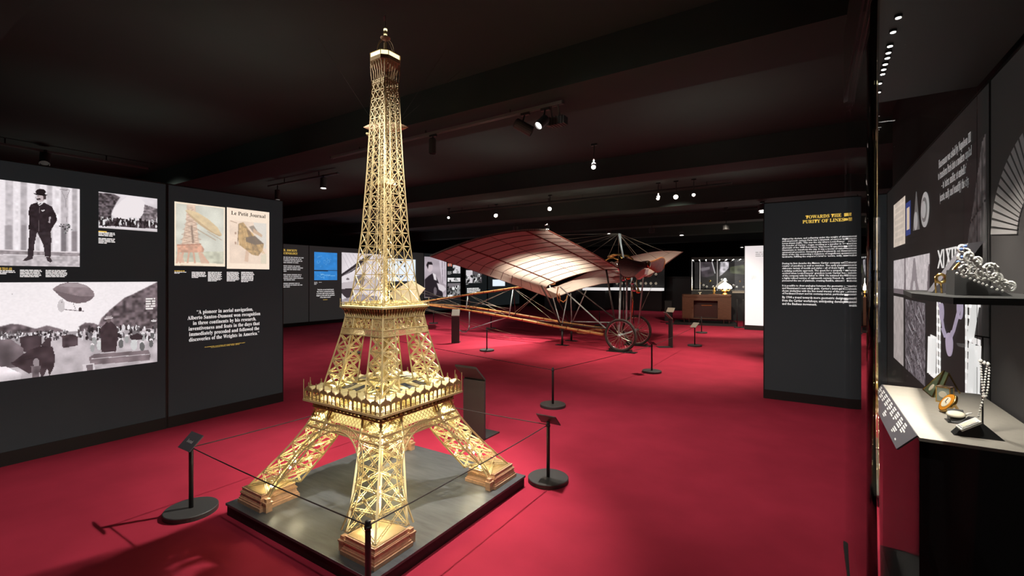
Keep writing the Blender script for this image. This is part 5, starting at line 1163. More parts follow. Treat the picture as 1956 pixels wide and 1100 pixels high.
# ================================================================ MODEL AIRSHIP hung on wires behind the tower
ac = at_d(737, 243, 4.0); ax_r = RT.copy()
t = thing('model_airship', 'small peach model airship hanging on wires behind the tower shaft', 'model', ac, TH)
b = MB(); L_ = 43 * 4.0 / 878
b.lathe([(max(0.0006, 0.048 * (1 - abs(s) ** 2.3)), s * L_) for s in [-1 + 2 * k / 24 for k in range(25)]], 20, Matrix.Rotation(PI / 2, 4, 'Y')); b.build('envelope', M['airship'], t, True)
b = MB(); b.bar((-0.13, 0, -0.085), (0.10, 0, -0.085), 0.008); b.bar((-0.13, 0, -0.10), (0.10, 0, -0.10), 0.005)
for k in range(9): b.bar((-0.13 + k * .028, 0, -0.10), (-0.116 + k * .028, 0, -0.085), 0.004)
b.build('gondola_keel', M['brass_dark'], t)
b = MB(); b.lathe([(0.004, -0.012), (0.022, -0.006), (0.022, 0.006), (0.004, 0.012)], 14, Matrix.Translation((-0.152, 0.0, -0.062)) @ Matrix.Rotation(0.5, 4, 'Y')); b.tube([(-0.15, 0, -0.07), (-0.14, 0, -0.10), (-0.12, 0, -0.115)], 0.006, 6); b.build('rudder', M['cream'], t, True)
b = MB()
for x in (-0.1, -0.03, 0.04, 0.09): b.bar((x, 0, -0.03), (x, 0, -0.085), 0.0016)
b.build('rigging', M['wire'], t)
inv_t = Matrix.Translation(ac) @ Matrix.Rotation(TH, 4, 'Z'); inv_t.invert()
for (px, py) in ((608, 72), (853, 92), (880, 135)):
    e = inv_t @ at_z(px, py, 3.53); b = MB(); s = -0.1 if px < 700 else 0.1; b.tube([(s, 0, 0.03), e], 0.0010, 5); b.build('hanging_wire', M['steel_dark'], t)

# ================================================================ TRACK LIGHTS
def track(p, q, label, m='rail_grey'):
    t = thing('lighting_track', label, 'track', p); d = Vector(q) - Vector(p); d.z = 0; yaw = math.atan2(d.y, d.x); t.rotation_euler = (0, 0, yaw); L_ = d.length
    b = MB(); b.box((0, -0.018, -0.03), (L_, -0.012, 0.0)); b.box((0, 0.012, -0.03), (L_, 0.018, 0.0)); b.box((0, -0.012, -0.006), (L_, 0.012, 0.0)); b.build('rail', M[m], t)
    b = MB(); b.box((-0.012, -0.02, -0.032), (0.0, 0.02, 0.002)); b.box((L_, -0.02, -0.032), (L_ + 0.012, 0.02, 0.002)); b.build('end_cap', M['graphite'], t)
    n = max(2, int(L_ / 0.9)); b = MB()
    for k in range(n): b.bar((L_ * (k + 0.5) / n, 0, 0), (L_ * (k + 0.5) / n, 0, max(0.02, (3.2 if abs(p[2] - 3.165) < 0.01 else 3.53) - p[2])), 0.012)
    b.build('hanger', M['black_satin'], t); return t
def spotlight(top, head, target, label, r=0.042, L_=0.17, lamp='lamp_white', group=None):
    """adapter on the track at top, head centre, pointing at target"""
    t = thing('track_spotlight', label, 'spotlight', top, 0, group); o = Vector(top); h = Vector(head) - o; d = (Vector(target) - Vector(head)).normalized()
    b = MB(); b.box((-0.045, -0.014, -0.03), (0.045, 0.014, 0.0)); b.bar((0, 0, -0.01), h - d * (L_ * 0.1), 0.014); b.build('adapter', M['black_satin'], t)
    m = axis(h - d * L_ / 2, h + d * L_ / 2)
    b = MB(); b.lathe([(r * 0.75, 0.0), (r, 0.012), (r, L_), (r * 0.86, L_), (r * 0.86, L_ - 0.02), (0.002, L_ - 0.02)], 18, m); b.build('body', M['graphite'], t)
    b = MB(); b.lathe([(r * 0.82, L_ - 0.018), (r * 0.82, L_ - 0.014)], 18, m); b.build('lamp_face', M[lamp], t); return t
track((-5.3, 3.81, 3.165), (-1.88, 3.75, 3.165), 'long black ceiling track to the right of the tower shaft')
track((-9.5, 1.0, 3.45), (-9.5, 3.22, 3.45), 'black ceiling track above the left photo panel')
track((-9.26, 5.18, 3.45), (-7.08, 5.21, 3.45), 'short black ceiling track above the magazine cover panel')
p = at_y(826, 279, 3.77); spotlight((p.x, 3.78, 3.14), p, p - Vector((0, 0, 1)), 'black cylinder spotlight hanging straight down right of the tower', 0.04, 0.17, 'black')
p = at_y(1000, 243, 3.76); spotlight((p.x + 0.02, 3.76, 3.14), p, p + RT * 1 - Vector((0, 0, 0.55)), 'fat black cylinder spotlight tilted down to the right', 0.05, 0.19, 'black')
p = at_y(1036, 233, 3.66); spotlight((-2.06, 3.755, 3.14), p, (-2.9, 1.6, 0.9), 'lit spotlight at the track end shining at the tower', 0.042, 0.13, 'lamp_soft')
PJ = Vector((-1.93, 3.755, 3.14)); t = thing('projector', 'black framing projector lamp at the end of the ceiling track', 'projector', PJ)
b = MB(); c = Vector(at_y(1066, 232, 3.80)) - PJ; b.box(c - Vector((0.08, 0.04, 0.035)), c + Vector((0.08, 0.04, 0.035))); b.box(c + Vector((-0.115, -0.03, -0.028)), c + Vector((-0.08, 0.03, 0.028))); b.build('housing', M['graphite'], t)
for p_, q_ in (((0, 0, 0), c + Vector((0.02, 0, 0.035))), ((-0.07, 0, 0), c + Vector((-0.06, 0, 0.035)))): b = MB(); b.bar(p_, q_, 0.012); b.build('bracket', M['graphite'], t)
b = MB()
for k in range(5): b.box(c + Vector((-0.07 + k * 0.03, -0.045, -0.04)), c + Vector((-0.06 + k * 0.03, 0.045, 0.04)))
b.build('cooling_fins', M['black_satin'], t)
p = at_x(86, 302, -9.5); spotlight((-9.5, p.y, 3.45), p, p + Vector((0.55, -0.15, -0.7)), 'dark spotlight above the left photo panel', 0.06, 0.26, 'black')
p = at_y(530, 372, 5.19); spotlight((p.x, 5.19, 3.45), p, p - Vector((0, 0, 1)), 'spotlight at the left end of the short track', 0.05, 0.2, 'lamp_soft')
p = at_y(618, 350, 5.2); spotlight((p.x, 5.2, 3.45), p, p + Vector((0.1, -0.1, -1)), 'lit spotlight at the right end of the short track', 0.06, 0.2, 'lamp_soft')
far = [(1134, 317, 6.3, 'lamp_white', 'small lit spotlight high above the aeroplane wing, alone on its beam'), (857, 415, 9.9, 'lamp_white', 'leftmost small lit spotlight above the wing tip'), (947, 411, 10.0, 'lamp_star', 'bright white spotlight above the wing, left of the warm one'),
       (1050, 398, 9.6, 'lamp_star', 'bright warm spotlight straight above the wing'), (1257, 378, 9.6, 'lamp_white', 'first of three spotlights above the propeller, smallest'), (1291, 375, 9.6, 'lamp_star', 'middle bright spotlight of the three above the propeller'), (1325, 371, 9.6, 'lamp_white', 'third of the three spotlights above the propeller'),
       (1045, 434, 12.9, 'lamp_soft', 'round downlight just above the wing leading tip'), (985, 437, 12.9, 'black', 'dark downlight above the wing tip curve'), (1302, 446, 17.0, 'lamp_soft', 'oval downlight right of the king post'), (1163, 443, 15.6, 'lamp_soft', 'faint downlight left of the king post top'),
       (1456, 393, 11.2, 'lamp_soft', 'downlight beside the top corner of the gold-headed panel'), (1457, 400, 11.9, 'lamp_soft', 'second downlight just below the one beside the gold-headed panel'), (1417, 470, 24.5, 'lamp_soft', 'tiny downlight beside the white lightbox top'), (1245, 440, 14.0, 'black', 'unlit tilted spotlight between king post and oval downlight'), (1387, 434, 14.0, 'black', 'unlit spotlight pair right of the oval downlight')]
for px, py, y, lm, lb in far:
    h = at_y(px, py, y); bm = any(yb - 0.05 < h.y < yb + 0.65 for yb in (0.15, 3.55, 7.2, 10.8, 14.4, 18.0, 21.6)); top = Vector((h.x, h.y + 0.02, 3.2 if bm else 3.53)); dn = lm in ('lamp_soft', 'black')
    tgt = h + (Vector((0.05, -0.12, -1)) if dn else (Vector((h.x * 0.6, h.y * 0.55, 1.5)) - h))
    h.z = min(h.z, top.z - 0.13)
    spotlight(top, h, tgt, lb, (0.05 if lm == 'lamp_star' else 0.036) if not dn else 0.085, 0.14, lm)
track((-8.6, 10.02, 3.46), (-1.3, 10.02, 3.46), 'far black track carrying the bright spotlights over the aeroplane', 'black')
track((-7.5, 14.02, 3.46), (-0.5, 14.02, 3.46), 'farther black track behind the king post', 'black')

# ================================================================ NEAR GLASS SHOWCASE with curved corners, against the right wall
X0, Y0, Y1, RC = 0.168, 1.96, 3.34, 0.08
def outline(inset, xw):
    x0, y0, y1, r = X0 + inset, Y0 + inset, Y1 - inset, RC - inset; p = [(xw, y0)]
    for k in range(9): a = -PI / 2 - PI / 2 * k / 8; p.append((x0 + r + r * math.cos(a), y0 + r + r * math.sin(a)))
    for k in range(9): a = PI - PI / 2 * k / 8; p.append((x0 + r + r * math.cos(a), y1 - r + r * math.sin(a)))
    p.append((xw, y1)); return p
sc_ = thing('glass_showcase', 'tall curved glass showcase with jewels and clocks at the right edge', 'showcase', (0.45, 2.65, 0)); SO = Vector((0.45, 2.65, 0))
o1 = outline(0, 0.735); o2 = outline(0.01, 0.735); n = len(o1); b = MB()
v = [Vector((x, y, 0.03)) - SO for x, y in o1] + [Vector((x, y, 2.55)) - SO for x, y in o1] + [Vector((x, y, 0.03)) - SO for x, y in o2] + [Vector((x, y, 2.55)) - SO for x, y in o2]
f = []
for i in range(n - 1): f += [(i, i + n, i + 1 + n, i + 1), (i + 2 * n, i + 1 + 2 * n, i + 1 + 3 * n, i + 3 * n)]
f += [(0, 2 * n, 3 * n, n), (n - 1, 2 * n - 1, 4 * n - 1, 3 * n - 1)]
b.add(v, f); b.build('glass', M['glass'], sc_, True)
b = MB(); b.prism([Vector((x, y, 2.55)) - SO for x, y in outline(0.012, 0.735)], (0, 0, 0.02)); b.build('soffit', M['capgrey'], sc_)
b = MB(); b.prism([Vector((x, y, 2.57)) - SO for x, y in outline(-0.004, 0.735)], (0, 0, 0.35)); b.build('top_cap', M['black_satin'], sc_)
b = MB(); b.prism([Vector((x, y, 0.0)) - SO for x, y in outline(-0.004, 0.735)], (0, 0, 0.03)); b.build('bottom_rim', M['black_satin'], sc_)
b = MB(); b.box(Vector((0.345, 2.27, 0.03)) - SO, Vector((0.735, 3.285, 0.945)) - SO); b.build('base_cabinet', M['gloss_black'], sc_)
b = MB(); b.box(Vector((0.345, 2.262, 0.945)) - SO, Vector((0.735, 3.285, 0.957)) - SO); b.build('deck', M['deckgrey'], sc_)
b = MB(); lp = [Vector((0.345, 2.28, 0.957)), Vector((0.345, 3.28, 0.957)), Vector((0.296, 3.30, 0.868)), Vector((0.296, 2.37, 0.868))]
b.prism([p - SO for p in lp], Vector((-0.005, 0, 0.003))); lb_ = b.build('label_board', M['label_grey'], sc_)
e_u = (lp[0] - lp[1]).normalized(); e_v = (lp[1] - lp[2]); e_v = (e_v - e_u * e_v.dot(e_u)).normalized(); nrm = e_u.cross(e_v)
mL = frame(lp[2] - SO + nrm * 0.007, e_u, e_v)
if (mL.to_3x3() @ Vector((0, 0, 1))).x > 0: mL = frame(lp[2] - SO - nrm * 0.007, e_u, e_v)
for k in range(9):
    x = 0.05 + k * 0.095
    microtext((x, 0.052, x + 0.080, 0.094), 4, mL, M['paint_white'], lb_, seed=70 + k, lift=0.0, ragged=0.5)
    if k % 3 == 1: microtext((x + 0.0, 0.018, x + 0.075, 0.046), 3, mL, M['paint_white'], lb_, seed=80 + k, lift=0.0, ragged=0.5)
microtext((0.83, 0.012, 0.885, 0.022), 1, mL, M['paint_white'], lb_, seed=91, lift=0.0)
b = MB(); b.prism([p - SO for p in (Vector((0.40, 2.07, 1.465)), Vector((0.735, 2.07, 1.465)), Vector((0.735, 3.30, 1.465)), Vector((0.435, 3.30, 1.465)), Vector((0.37, 2.6, 1.465)))], (0, 0, 0.022)); b.build('shelf', M['black_satin'], sc_)
for px, py in ((1716, 29), (1706, 57), (1700, 84), (1697, 97), (1695, 107), (1691, 119), (1688, 129), (1686, 138), (1680, 156), (1678, 173)):
    p = at_z(px, py, 2.55); b = MB(); b.lathe([(0.013, 2.540), (0.013, 2.552)], 14, Matrix.Translation((p.x - SO.x, p.y - SO.y, 0))); ro = b.build('led_lamp', M['graphite'], sc_)
    b = MB(); b.lathe([(0.009, 2.5385), (0.009, 2.541)], 14, Matrix.Translation((p.x - SO.x, p.y - SO.y, 0))); b.build('lens', M['lamp_soft'], ro)
for y in (2.35, 2.75, 3.1): spot('spot_showcase', (0.30, y, 2.53), (0.48, y + 0.02, 0.95), 110, 66, (1, 0.93, 0.82), 0.6, 0.012)
spot('spot_showcase', (0.36, 2.06, 2.53), (0.56, 2.34, 1.52), 70, 40, (1, 0.95, 0.86), 0.6, 0.012)
for y in (2.32, 2.62, 2.92):                              # small downlights set into the underside of the shelf
    b = MB(); b.lathe([(0.012, 1.461), (0.012, 1.466)], 12, Matrix.Translation((0.47 - SO.x, y - SO.y, 0))); b.build('shelf_lamp', M['lamp_soft'], sc_)
    spot('spot_shelf', (0.47, y, 1.455), (0.50, y, 0.95), 9, 95, (1, 0.94, 0.84), 0.7, 0.012)
# ---- pieces on the deck
DZ = 0.957
def place(px, py, z=DZ): p = at_z(px, py, z); return Vector((p.x, p.y, z))
o_ = place(1775, 752); t = thing('triangle_clock', 'triangular green stone clock leaning back on the grey deck', 'clock', o_)
ta, tb_ = place(1763, 744) - o_, place(1781, 759) - o_; tc_ = at_y(1803, 708, o_.y + 0.03) - o_
nt_ = (tb_ - ta).cross(tc_ - ta).normalized(); nt_ = nt_ if nt_.dot(EYE - o_) > 0 else -nt_
b = MB(); b.prism([ta, tb_, tc_], -nt_ * 0.022); b.build('case', M['jade'], t)
b = MB()
for p_, q_ in ((ta, tb_), (tb_, tc_), (tc_, ta)): b.bar(p_, q_, 0.006, up=nt_); b.bar(p_ - nt_ * 0.022, q_ - nt_ * 0.022, 0.006, up=nt_)
b.build('gold_edge', M['gold'], t)
dc = ta * 0.36 + tb_ * 0.38 + tc_ * 0.26; b = MB(); b.lathe([(0.019, 0), (0.019, 0.003), (0.015, 0.004)], 20, axis(dc + nt_ * 0.0005, dc + nt_)); b.build('dial', M['ivory'], t)
b = MB(); b.bar(tc_ - nt_ * 0.02, Vector((tc_.x + 0.07, tc_.y + 0.05, 0.003)), 0.005); b.build('strut', M['gold'], t)
o_ = place(1805, 768); t = thing('box_clock', 'small square crystal clock with gold edges behind the round clock', 'clock', o_, -0.5)
b = MB(); b.box((-0.025, -0.022, 0.005), (0.025, 0.022, 0.072)); b.build('case', mat('pale_crystal', srgb(150, 160, 152), 0.1), t)
b = MB(); b.box((-0.027, -0.024, 0.0), (0.027, 0.024, 0.006)); b.box((-0.027, -0.024, 0.071), (0.027, 0.024, 0.076))
for sx in (-1, 1):
    for sy_ in (-1, 1): b.bar((sx * .025, sy_ * .022, 0), (sx * .025, sy_ * .022, .075), 0.004)
b.build('gold_edge', M['gold'], t)
b = MB(); b.lathe([(0.015, 0), (0.015, 0.003)], 20, Matrix.Translation((0.0, -0.0225, 0.04)) @ Matrix.Rotation(PI / 2, 4, 'X')); b.build('dial', M['ivory'], t)
o_ = place(1809, 788); t = thing('round_clock', 'round amber enamel clock with ivory dial tilted on a strut', 'clock', o_)
mT = Matrix.Translation((0, 0, 0.045)) @ Matrix.Rotation(-1.38, 4, 'Z') @ Matrix.Rotation(PI / 2 - 0.55, 4, 'X')
mT = mT @ Matrix.Scale(0.74, 4)
b = MB(); b.lathe([(0.057, -0.016), (0.062, -0.012), (0.062, 0.0), (0.058, 0.004), (0.056, 0.002)], 32).xf(mT); b.build('case', M['gold'], t, True)
b = MB(); b.lathe([(0.056, 0.002), (0.055, 0.0045), (0.034, 0.0055)], 32).xf(mT); b.build('bezel_enamel', M['amber'], t)
b = MB(); b.lathe([(0.034, 0.005), (0.033, 0.008)], 24).xf(mT); di = b.build('dial', M['ivory'], t)
b = MB(); b.bar((0, 0, 0.009), (0, 0.024, 0.009), 0.003); b.bar((0, 0, 0.009), (0.016, -0.004, 0.009), 0.003); b.xf(mT); b.build('hands', M['ink'], di)
b = MB(); b.bar(mT @ Vector((0, 0.02, -0.016)), (0.05, 0.06, -0.056 + 0.056), 0.008); b.build('strut', M['gold'], t)
o_ = place(1826, 806); t = thing('oval_watch', 'oval white enamel watch lying on a small black wedge', 'watch', o_)
mT = Matrix.Translation((0, 0, 0.032)) @ Matrix.Rotation(0.45, 4, 'Z') @ Matrix.Rotation(0.55, 4, 'X')
b = MB(); b.prism([(-0.03, -0.03, 0), (0.05, -0.03, 0), (0.05, 0.03, 0.0), (-0.03, 0.03, 0)], (0, 0, 0.004)); b.prism([(-0.02, -0.03, 0.004), (-0.02, 0.04, 0.004), (-0.02, 0.04, 0.045), ], (0.05, 0, 0)); b.build('wedge_stand', M['black_satin'], t)
mT = mT @ Matrix.Scale(0.8, 4)
b = MB(); b.lathe([(0.01, -0.006), (0.028, -0.003), (0.030, 0.002), (0.02, 0.007), (0.002, 0.008)], 22, Matrix.Diagonal((1.5, 0.8, 1, 1))); b.xf(mT); b.build('watch_case', M['ivory'], t, True)
b = MB(); b.tube([(0.045, 0, 0), (0.058, 0.004, 0.004), (0.07, 0.0, 0.012)], 0.004, 6); b.xf(mT); b.build('pin', M['silver'], t)
o_ = place(1856, 832); t = thing('bracelet_watch', 'silver rectangular watch head on the front black wedge', 'watch', o_)
b = MB(); b.prism([(-0.055, -0.03, 0), (0.085, -0.02, 0), (0.02, -0.005, 0.062), (0.0, -0.005, 0.062)], (0, 0.05, 0)); b.build('wedge_stand', M['black_satin'], t)
mT = Matrix.Translation((-0.012, -0.02, 0.045)) @ Matrix.Rotation(0.25, 4, 'Z') @ Matrix.Rotation(-0.55, 4, 'Y') @ Matrix.Rotation(0.4, 4, 'X')
b = MB(); b.box((-0.035, -0.014, -0.004), (0.035, 0.014, 0.006)); b.box((-0.028, -0.011, 0.006), (0.028, 0.011, 0.009)); b.xf(mT); b.build('watch_case', M['silver'], t)
b = MB(); b.box((-0.022, -0.008, 0.009), (0.022, 0.008, 0.010)); b.xf(mT); b.build('dial', M['ivory'], t)
o_ = place(1877, 826); t = thing('necklace', 'sparkling bead chain hanging over a thin black pole', 'necklace', o_)
b = MB(); b.tube([(0, 0, 0), (0, 0, 0.37)], 0.0028, 8); b.lathe([(0.02, 0), (0.02, 0.003)], 16); b.bar((-0.022, 0, 0.372), (0.022, 0.0, 0.366), 0.005); b.build('pole', M['black_satin'], t)
def bead_chain(pts, r=0.0042):
    b = MB(); P = [Vector(p) for p in pts]; acc = 0
    for a, c in zip(P[:-1], P[1:]):
        L_ = (c - a).length; k = max(1, int(L_ / (r * 2.3)))
        for i in range(k): p = a.lerp(c, i / k); b.lathe([(r * .3, -r), (r, 0), (r * .3, r)], 6, Matrix.Translation(p))
    return b
oz = o_
def dk(px, py, dy=0.0): return at_y(px, py, oz.y + dy) - oz
for pts in ([(1873, 690), (1874, 705), (1876, 730), (1878, 752), (1880, 760)], [(1886, 694), (1882, 720), (1879, 745), (1880, 758)], [(1890, 702), (1888, 735), (1884, 756), (1881, 762)], [(1880, 758), (1874, 775), (1869, 795), (1863, 805), (1855, 808)]):
    bead_chain([dk(x, y, -0.01) for x, y in pts]).build('bead_chain', M['silver'], t, True)
b = MB()
for x, y in ((1873, 689), (1880, 693), (1887, 695), (1880, 757)): b.lathe([(0.002, -.008), (.008, 0), (.002, .008)], 8, Matrix.Translation(dk(x, y, -0.012)))
b.build('clasp', M['silver'], t, True)
# ---- jewels on the black shelf
SZ = 1.487
def sp(px, py, y): return at_y(px, py, y)
def onshelf(name, label, cat, px, py, y): o = at_y(px, py, y); o.z = SZ; return thing(name, label, cat, o), o
t, o_ = onshelf('display_wedge', 'tall grey wedge stand on the shelf behind the scroll brooch', 'stand', 1830, 560, 2.72)
b = MB(); pts = [sp(1781, 559, 2.72), sp(1804, 561, 2.72), sp(1880, 462, 2.72), sp(1850, 466, 2.72)]; dz = SZ - min(p.z for p in pts)
b.prism([p + Vector((0, 0, dz)) - o_ for p in pts], (0, 0.10, 0)); b.build('panel', M['label_grey'], t)
b = MB(); b.prism([Vector((pts[1].x, 2.74, SZ)) - o_, Vector((pts[2].x, 2.74, SZ)) - o_, pts[2] + Vector((0, 0.02, dz - 0.004)) - o_], (0, 0.06, 0)); b.build('support', M['black_satin'], t)
t, o_ = onshelf('display_wedge', 'low dark wedge stand with notches at the front of the shelf', 'stand', 1870, 570, 2.36)
b = MB(); pts = [sp(1823, 569, 2.36), sp(1935, 571, 2.36), sp(1862, 534, 2.36), sp(1824, 520, 2.36)]; dz = SZ - min(pts[0].z, pts[1].z); pts[0].z = pts[1].z = SZ - dz
b.prism([p + Vector((0, 0, dz)) - o_ for p in pts], (0, 0.13, 0)); b.build('block', M['graphite'], t)
def spiral(c, r0, turns, y, dirn=1, a0=0.0, n=34):
    cx_, cy_ = c; out = []
    for k in range(n):
        f_ = k / (n - 1); a = a0 + dirn * turns * 2 * PI * f_; r = r0 * (1 - 0.82 * f_); out.append(sp(cx_ + r * math.cos(a), cy_ + r * math.sin(a), y))
    return out
t, o_ = onshelf('scroll_tiara', 'sparkling silver scroll tiara resting along the low dark wedge', 'jewel', 1880, 560, 2.33)
for c, r0, tn, dr, a0 in (((1893, 519), 18, 2.4, 1, 2.4), ((1859, 505), 14, 2.2, -1, 0.6), ((1931, 548), 11, 2.2, 1, 2.8), ((1915, 543), 10, 1.8, -1, 0.2), ((1876, 522), 14, 2.0, 1, 1.0), ((1843, 516), 13, 1.9, -1, 2.0), ((1852, 490), 12, 2.0, 1, 0.0), ((1903, 532), 13, 2.0, -1, 1.4), ((1868, 500), 11, 1.7, 1, 2.0)):
    b = MB(); pts = [p - o_ for p in spiral(c, r0, tn, 2.325, dr, a0)]; b.tube(pts, [0.0046 - 0.002 * k / len(pts) for k in range(len(pts))], 6); b.build('scroll', M['silver'], t, True)
for ls in ([(1828, 522), (1845, 528), (1862, 536), (1885, 545), (1905, 553), (1925, 558)], [(1832, 512), (1850, 522), (1868, 532), (1890, 534), (1908, 546), (1922, 553)], [(1850, 484), (1866, 500), (1880, 512), (1900, 505), (1912, 516)]):
    bead_chain([sp(x, y, 2.32) - o_ for x, y in ls], 0.005).build('diamond_row', M['silver'], t, True)
r = random.Random(3); b = MB()
for k in range(46):
    f_ = r.random(); x = 1832 + f_ * 98 + r.uniform(-4, 4); y = 505 + f_ * 42 + r.uniform(-12, 8); rr = r.uniform(0.002, 0.005)
    b.lathe([(rr * .2, -rr), (rr, 0), (rr * .2, rr * .7)], 7, Matrix.Translation(sp(x, y, 2.318) - o_))
tag(b.build('small_stones', M['silver'], t), kind='stuff')
t, o_ = onshelf('jewelled_brooch', 'silver brooch with blue stones on the upper edge of the tall wedge', 'jewel', 1840, 490, 2.68)
for c, r0, tn, dr, a0 in (((1838, 474), 9, 1.4, 1, 0), ((1837, 492), 10, 1.5, -1, 1), ((1848, 482), 7, 1.2, 1, 2)):
    b = MB(); b.tube([p - o_ for p in spiral(c, r0, tn, 2.68, dr, a0)], 0.006, 6); b.build('scroll', M['silver'], t, True)
b = MB()
for x, y in ((1836, 476), (1838, 491), (1844, 470), (1830, 500)): b.lathe([(.002, -.007), (.007, 0), (.002, .006)], 8, Matrix.Translation(sp(x, y, 2.665) - o_))
b.build('blue_stone', mat('blue_sapphire', (0.12, 0.2, 0.6), 0.08), t)
t, o_ = onshelf('gold_comb', 'gold ringed hair comb standing at the left of the tall wedge', 'jewel', 1800, 545, 2.66)
b = MB(); b.tube([sp(1797 + 9 * math.cos(2 * PI * k / 20), 532 + 8 * math.sin(2 * PI * k / 20), 2.66) - o_ for k in range(20)], 0.006, 8, closed=True); b.build('ring', M['gold'], t, True)
for k in range(4): b = MB(); b.tube([sp(1806 + k * 3, 536 - k * 3, 2.66) - o_, sp(1824 + k * 3, 510 - k * 3, 2.66) - o_], 0.005, 6); b.build('tooth', M['gold'], t, True)
b = MB(); b.tube([sp(1786, 528, 2.66) - o_, sp(1787, 545, 2.66) - o_, Vector((sp(1788, 555, 2.66).x, 2.66, SZ)) - o_], 0.003, 6); b.tube([sp(1797, 540, 2.66) - o_, Vector((sp(1799, 556, 2.66).x, 2.66, SZ)) - o_], 0.004, 6); b.build('pin', M['gold'], t, True)

# ================================================================ DESK, its lamp and the lit showcase behind it
dp = at_z(1349, 621); DY = TH - math.atan((1349 - 978) / 878.0)
def tabs(n, i): return -1 + 2 * i / max(1, n - 1)
t = thing('desk_platform', 'low black platform under the wooden desk', 'platform', dp, DY)
b = MB(); b.box((-1.02, -0.18, 0), (0.93, 1.0, 0.07)); b.box((-1.0, -0.16, 0.07), (0.91, 0.98, 0.075)); b.build('board', M['plinthblack'], t)
desk = thing('desk', 'brown wooden kneehole desk on slim legs with rounded top', 'desk', dp + Vector((0, 0, 0.075)), DY)
DW = 0.75
def rrect(x0, y0, x1, y1, r, z): return [(cx_ + r * math.cos(a), cy_ + r * math.sin(a), z) for cx_, cy_, a0 in ((x1 - r, y0 + r, -PI / 2), (x1 - r, y1 - r, 0), (x0 + r, y1 - r, PI / 2), (x0 + r, y0 + r, PI)) for a in [a0 + PI / 2 * k / 5 for k in range(6)]]
b = MB(); b.prism(rrect(-DW - 0.01, -0.02, DW + 0.01, 0.75, 0.07, 0.86), (0, 0, 0.075)); b.build('desktop', M['walnut'], desk, False)
for s in (-1, 1):
    b = MB(); xa, xb = (-DW, -DW + 0.36) if s < 0 else (DW - 0.40, DW); b.box((xa, 0.0, 0.14), (xb, 0.72, 0.86)); b.build('pedestal_cabinet', M['walnut'], desk)
    b = MB(); b.box((xa + 0.02, -0.008, 0.17), (xb - 0.02, 0.0, 0.83)); dr = b.build('door', M['walnut'], desk)
    b = MB(); b.bar((xb - 0.03 if s < 0 else xa + 0.03, -0.02, 0.46), (xb - 0.03 if s < 0 else xa + 0.03, -0.02, 0.50), 0.012); b.build('knob', M['gold'], dr)
b = MB(); b.box((-DW + 0.36, 0.0, 0.74), (DW - 0.40, 0.7, 0.86)); b.build('apron', M['walnut'], desk)
b = MB(); b.box((-DW + 0.36, 0.22, 0.16), (DW - 0.40, 0.24, 0.74)); b.build('modesty_panel', M['mahogany'], desk)
b = MB(); b.box((-0.15, 0.20, 0.56), (0.18, 0.22, 0.585)); b.build('brass_rail', M['gold'], desk)
b = MB(); b.box((-DW, 0.01, 0.125), (DW, 0.71, 0.145)); b.build('bottom_rail', M['walnut'], desk)
for x in (-DW + 0.06, -DW + 0.22, DW - 0.22, DW - 0.06):
    for y in (0.05, 0.66): b = MB(); b.frustum((x - 0.012, y - 0.012, x + 0.012, y + 0.012), (x - 0.02, y - 0.02, x + 0.02, y + 0.02), 0.0, 0.125); b.build('leg', M['mahogany'], desk)
Rz = Matrix.Rotation(DY, 4, 'Z')
def dl(x, y, z): return dp + Vector((0, 0, 0.075)) + Rz @ Vector((x, y, z))
t = thing('table_lamp', 'ornate gold table lamp with a glowing white shade on the desk', 'lamp', dl(0.58, 0.4, 0.935), DY)
b = MB(); b.lathe([(0.11, 0), (0.115, 0.02), (0.07, 0.04), (0.05, 0.07), (0.085, 0.10), (0.09, 0.13), (0.04, 0.17), (0.03, 0.21)], 16); b.build('base', M['gold'], t, True)
for a in range(5): b = MB(); an = a * 1.26; b.tube([(0.03 * math.cos(an), 0.03 * math.sin(an), 0.15), (0.12 * math.cos(an), 0.12 * math.sin(an), 0.12), (0.16 * math.cos(an), 0.16 * math.sin(an), 0.17), (0.12 * math.cos(an), 0.12 * math.sin(an), 0.21)], 0.012, 6); b.build('arm', M['gold'], t, True)
b = MB(); b.lathe([(0.20, 0.20), (0.22, 0.23), (0.19, 0.30), (0.11, 0.36), (0.05, 0.40), (0.03, 0.44)], 20); b.build('shade', mat('lamp_shade_glow', (1, 0.95, 0.85), 0.5, emit=(1, 0.88, 0.66), estr=6), t, True)
b = MB(); b.lathe([(0.01, 0.43), (0.012, 0.47), (0.035, 0.49), (0.04, 0.52), (0.02, 0.55)], 14); b.build('finial', M['lamp_soft'], t, True)
point('lamp_glow', dl(0.58, 0.1, 1.25), 12, (1, 0.85, 0.6), 0.1)
t = thing('inkstand', 'gold sculpted inkstand beside the glowing desk lamp', 'inkstand', dl(0.24, 0.3, 0.935), DY)
b = MB(); b.box((-0.17, -0.08, 0), (0.17, 0.08, 0.02)); b.build('tray', M['walnut'], t)
b = MB(); b.lathe([(0.05, 0.02), (0.03, 0.06), (0.05, 0.12), (0.02, 0.18), (0.04, 0.22), (0.01, 0.28)], 12); b.build('figure', M['gold'], t, True)
t = thing('small_bowl', 'small white footed bowl on the left of the desktop', 'bowl', dl(-0.2, 0.3, 0.935), DY)
b = MB(); b.lathe([(0.04, 0), (0.015, 0.015), (0.015, 0.04), (0.06, 0.07), (0.055, 0.075), (0.01, 0.045)], 14); b.build('bowl', M['ivory'], t, True)
cp = at_z(1386, 612); cp = Vector((cp.x, cp.y, 0)); 
t = thing('lit_showcase', 'lit glass showcase of small jewels behind the wooden desk', 'showcase', cp, DY)
k_ = (cp - EYE).dot(FW) / 878.0
x0, x1 = -61 * k_, 70 * k_
